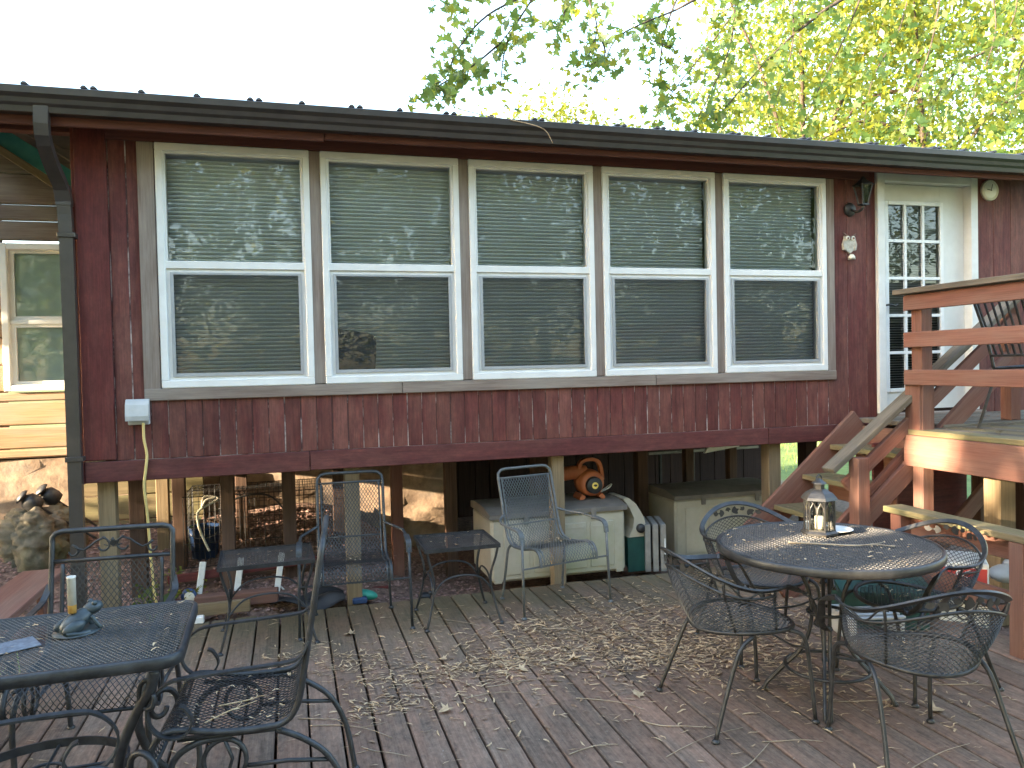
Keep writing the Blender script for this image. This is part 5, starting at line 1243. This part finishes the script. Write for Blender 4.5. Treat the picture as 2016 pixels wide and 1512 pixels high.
tree('shade_tree', 'unseen low tree added beside the cabin to shade its wall', (-6.2, 1.2, 0), 6.5, (-6.2, .85, 5.0), (1.0, 1.7, 2.2), 130, 50, .30, ['leafd', 'leafg'], .14, 'added shade trees left of the deck', .30)  # added out of view to shade the upper cabin wall
tree('shade_hedge', 'unseen hedge added beside the cabin to shade the ground', (-5.2, .1, 0), 1.4, (-5.2, .1, .72), (.45, 1.25, .62), 150, 36, .14, ['leafd', 'leafg'], .05, None, .15)  # added out of view to keep low sun off the crawl space ground
tree('shrub', 'unseen loose shrub added beside the cabin to shade boulder and mulch', (-5.0, .45, 0), 1.3, (-5.0, .35, .80), (.5, .75, .5), 36, 26, .16, ['leafd', 'leafg'], .04, None, .16)  # added out of view to break up the sun on boulder and mulch

# ================================================================== litter, mulch, weeds
def litter(name, pts, mat, lo, hi, wid, label):
    mb = MB()
    for p in pts:
        L = rng.uniform(lo, hi); a = rng.uniform(0, 2 * math.pi) if rng.random() < .35 else rng.gauss(-.25, .5); w = wid * rng.uniform(.6, 1.3); b = rng.uniform(-.5, .5) * L
        d = Vector((math.cos(a), math.sin(a), 0)); s = Vector((-d.y, d.x, 0)); p = Vector(p); z = rng.uniform(.0012, .008)
        q = [(-.5, 0, .1), (-.15, .25, 1), (.2, .15, 1), (.5, -.1, .3)]; vs = []
        for t, c, ww in q:
            m = p + d * (L * t) + s * (b * c) + Vector((0, 0, z * (1 - abs(t)) + rng.uniform(0, .004))); vs += [m + s * (w * ww), m - s * (w * ww) + Vector((0, 0, rng.uniform(0, .003)))]
        mb.add(vs, [(0, 2, 3, 1), (2, 4, 5, 3), (4, 6, 7, 5)])
    o = mb.build(name, mat); o['kind'] = 'stuff'; o['label'] = label; o['category'] = 'litter'; return o
pts = []; pts2 = []
def scatter(x0, x1, y0, y1, n, out):
    for _ in range(n): out.append((rng.uniform(x0, x1), rng.uniform(y0, y1), .0015))
def clump(px, py, sx, sy, n, out):
    c = onz(px, py, 0)
    for _ in range(n): out.append((c.x + rng.gauss(0, sx), c.y + rng.gauss(0, sy), .0015))
scatter(-.4, 4.4, -3.6, -.1, 650, pts); scatter(1.2, 4.4, -2.2, -.3, 420, pts)
for a in ((730, 1310, .16, .12, 120), (660, 1300, .15, .13, 120), (830, 1330, .22, .08, 170), (960, 1310, .20, .08, 190), (740, 1395, .13, .06, 110), (1100, 1225, .30, .10, 260), (1250, 1235, .30, .18, 420), (1330, 1280, .28, .15, 480), (1100, 1300, .3, .12, 260), (1450, 1250, .35, .2, 380), (1000, 1260, .25, .1, 140), (1600, 1330, .4, .2, 260), (1180, 1260, .25, .10, 200), (1420, 1290, .3, .15, 330), (1500, 1210, .35, .2, 300), (1060, 1285, .2, .06, 110), (1200, 1300, .2, .12, 120), (880, 1380, .2, .1, 60), (1800, 1390, .2, .12, 70), (590, 1290, .1, .12, 60), (1250, 1180, .3, .12, 160)): clump(*a, pts)
pts = [p for p in pts if -.85 < p[0] < 4.55 and p[1] < -.03]
litter('leaf_litter', pts, 'litter', .024, .070, .0036, 'pale dry seed stalks and leaf bits strewn over the deck')
for a in ((1330, 1280, .5, .25, 420), (1500, 1230, .4, .25, 320), (1200, 1240, .4, .2, 260), (900, 1330, .4, .2, 160)): clump(*a, pts2)
pts2 = [p for p in pts2 if -.85 < p[0] < 4.55 and p[1] < -.03]
litter('brown_leaf_litter', pts2, 'litter2', .02, .05, .007, 'brown crumbled leaves lying between the pale deck litter')
top = []
for _ in range(130):
    a, r = rng.uniform(0, 6.28), RR * .95 * math.sqrt(rng.random()); top.append((RC.x + r * math.cos(a), RC.y + r * math.sin(a), .7365))
for _ in range(45): top.append((rng.uniform(-.45, .37), rng.uniform(-2.66, -2.1), .7135))
for _ in range(14): top.append((rng.uniform(1.6, 1.95), rng.uniform(-.66, -.3), .499)); 
for _ in range(10): top.append((rng.uniform(.45, .85), rng.uniform(-.64, -.3), .499))
for _ in range(45): top.append((rng.uniform(.42, .78), rng.uniform(-2.6, -2.2), .433))
for _ in range(26): top.append((rng.gauss(2.48, .09), rng.gauss(-.32, .03), .394))
for _ in range(20): top.append((rng.gauss(1.2, .12), rng.gauss(-.33, .05), .394))
for cx, cy in ((2.74, -2.2), (3.2, -2.79), (3.7, -2.2)):
    for _ in range(26): top.append((rng.gauss(cx, .09), rng.gauss(cy, .09), .405))
litter('table_litter', top, 'litter', .010, .032, .0035, 'pale dry leaf bits lying on tables and seats')
up = []
for _ in range(420): up.append((rng.uniform(4.95, 6.8), rng.uniform(-3.0, -.1), 1.102 if True else 0))
for i in range(4):
    for _ in range(40): up.append((4.25 + i * .262 + rng.uniform(-.11, .11), rng.uniform(-.8, -.16), .256 + i * .222))
up = [(x, y, 1.119 if (y > -.93 and z > 1.1) else z) for x, y, z in up if not (z > 1.1 and y > -.93 and x < 5.24)]
litter('upper_litter', up, 'litter2', .02, .05, .006, 'brown leaf bits on the raised deck and stair treads')

chips = MB(); base = [(1, 0, 0), (-1, 0, 0), (0, 1, 0), (0, -1, 0), (0, 0, 1), (0, 0, -1)]; fc = [(0, 2, 4), (2, 1, 4), (1, 3, 4), (3, 0, 4), (2, 0, 5), (1, 2, 5), (3, 1, 5), (0, 3, 5)]
def chip(x, y):
    s = rng.uniform(.010, .026); q = rng.uniform(0, 3.14); c, n = math.cos(q), math.sin(q); z = gh(x, y)
    vs = []
    for a, b, e in base:
        a, b, e = a * s * rng.uniform(.7, 1.4), b * s * rng.uniform(.5, .9), e * s * rng.uniform(.3, .6); vs.append((x + a * c - b * n, y + a * n + b * c, z + .004 + e))
    chips.add(vs, fc)
for _ in range(4200): chip(rng.uniform(-2.4, .9), rng.uniform(.06, 1.75))
for _ in range(1100): chip(rng.uniform(.3, 2.2), rng.uniform(.1, 1.7))
for _ in range(900): chip(rng.uniform(4.65, 6.8), rng.uniform(-3.2, .3))
for _ in range(500): chip(rng.uniform(-1.6, -.9), rng.uniform(-1.5, .1))
o = chips.build('mulch_chips', 'mulch'); o['kind'] = 'stuff'; o['label'] = 'reddish bark and gravel chips covering the soil'; o['category'] = 'mulch'

def weed(name, label, p, n, h, spread, size, mat, group=None):
    t = thing(name, label, 'plant', p, 0, group); st_ = MB(); L = []
    for k in range(n):
        a = rng.uniform(0, 6.28); e = Vector((spread * math.cos(a) * rng.uniform(.3, 1), spread * math.sin(a) * rng.uniform(.3, 1), h * rng.uniform(.5, 1))); st_.tube([(0, 0, -.02), e * .5 + Vector((0, 0, .03)), e], [.004, .003, .002], 5)
        for q in range(4): L.append(tuple(e * (.4 + .2 * q) + Vector((rng.gauss(0, .02), rng.gauss(0, .02), rng.gauss(.01, .015)))))
    st_.build('stem', mat, t); link('foliage', leaf_mesh('foliage', L, size, [mat], False, 1.2), t); return t
for k, (px, py, Y, n, h, sp, sz, mt, lb) in enumerate(((35, 1105, .5, 4, .08, .08, .08, 'leafg', 'young pale green weed in front of the boulder'), (295, 1165, .18, 9, .24, .12, .075, 'leafg', 'leafy green weed growing beside the left post'), (345, 1120, .55, 9, .13, .09, .05, 'grass', 'small pale green weed below the post row'),
        (370, 1150, .30, 8, .16, .12, .05, 'leafy', 'yellowish green weed by the end of the ladder'), (90, 1095, .8, 4, .06, .07, .05, 'leafg', 'tiny green sprout on the mulch right of the boulder'), (375, 1055, 1.1, 10, .22, .12, .05, 'leafd', 'dark straggly weed beside the blue bucket'))):
    p = at(px, py, Y); weed('weed', lb, (p.x, Y, gh(p.x, Y)), n, h, sp, sz, mt)
# grass clump at the lower left
gt = thing('grass_tuft', 'long pale grass tuft beside the deck at the left edge', 'grass', (-.98, -1.25, -.05))
gb_ = MB()
for _ in range(260):
    x, y = rng.gauss(0, .12), rng.gauss(0, .30); a = rng.uniform(0, 6.28); h = rng.uniform(.12, .30); e = Vector((x + .14 * math.cos(a), y + .14 * math.sin(a), h)); m = Vector((x + .05 * math.cos(a), y + .05 * math.sin(a), h * .7)); s = Vector((-math.sin(a), math.cos(a), 0)) * .004
    gb_.add([Vector((x, y, 0)) + s, Vector((x, y, 0)) - s, m - s, m + s, e], [(0, 1, 2, 3), (3, 2, 4)])
gb_.build('blades', 'grass', gt)
lawn = MB()
for _ in range(9000):
    r = rng.uniform(0, 1); x = rng.uniform(4, 16); y = rng.uniform(4.8, 14); h = rng.uniform(.05, .16); a = rng.uniform(0, 6.28); z = gh(x, y); s = Vector((-math.sin(a), math.cos(a), 0)) * .008
    b = Vector((x, y, z)); lawn.add([b + s, b - s, b + Vector((.05 * math.cos(a), .05 * math.sin(a), h))], [(0, 1, 2)])
o = lawn.build('lawn', 'grass'); o['kind'] = 'stuff'; o['label'] = 'sunlit lawn grass beyond the house'; o['category'] = 'grass'

# twig caught on the gutter and a few dry leaves
twig('twig', [at(900, 214, -.40), at(960, 228, -.41), at(1010, 237, -.43)], .004, 'dry branch lying along the gutter top', None, 'twig')
twig('twig', [at(1005, 236, -.43), at(1050, 246, -.44), at(1075, 258, -.44), at(1088, 282, -.44)], .0035, 'pale curved stem hanging over the gutter', None, 'litter', False)
LMESH = leaf_mesh('dry_leaf', [(0, 0, 0)], .075, ['litter'], True, 12.0, 0)
for px, py in ((1128, 1298), (1025, 1320), (870, 1300), (1625, 1365), (1515, 1172), (1255, 1370), (880, 1400), (690, 1250), (1840, 1400)):
    p = onz(px, py, .004); o = link('dry_leaf', LMESH, None, p); o.rotation_euler = (rng.uniform(-.2, .2), rng.uniform(-.2, .2), rng.uniform(0, 6.28)); o.location.z = .012; tag(o, 'curled pale maple leaf lying on the deck boards', 'leaf', 'dry leaves on the deck')

ds = thing('decorated_disc', 'white oval disc with a blue rim behind the left chair back', 'disc', (.09, .26, -.06), math.radians(-20))
MB().lathe([(0, -.008), (.055, -.008), (.056, .0), (0, .0)], 26, (0, 0, .16), 'y').build('rim', 'blue', ds, True); MB().lathe([(0, -.011), (.036, -.0105), (.037, -.0085)], 26, (0.005, 0, .155), 'y').build('face', 'cream', ds, True)
MB().tube([(0, .006, -.05), (0, .006, .1)], .006, 6).build('stake', 'steel', ds)
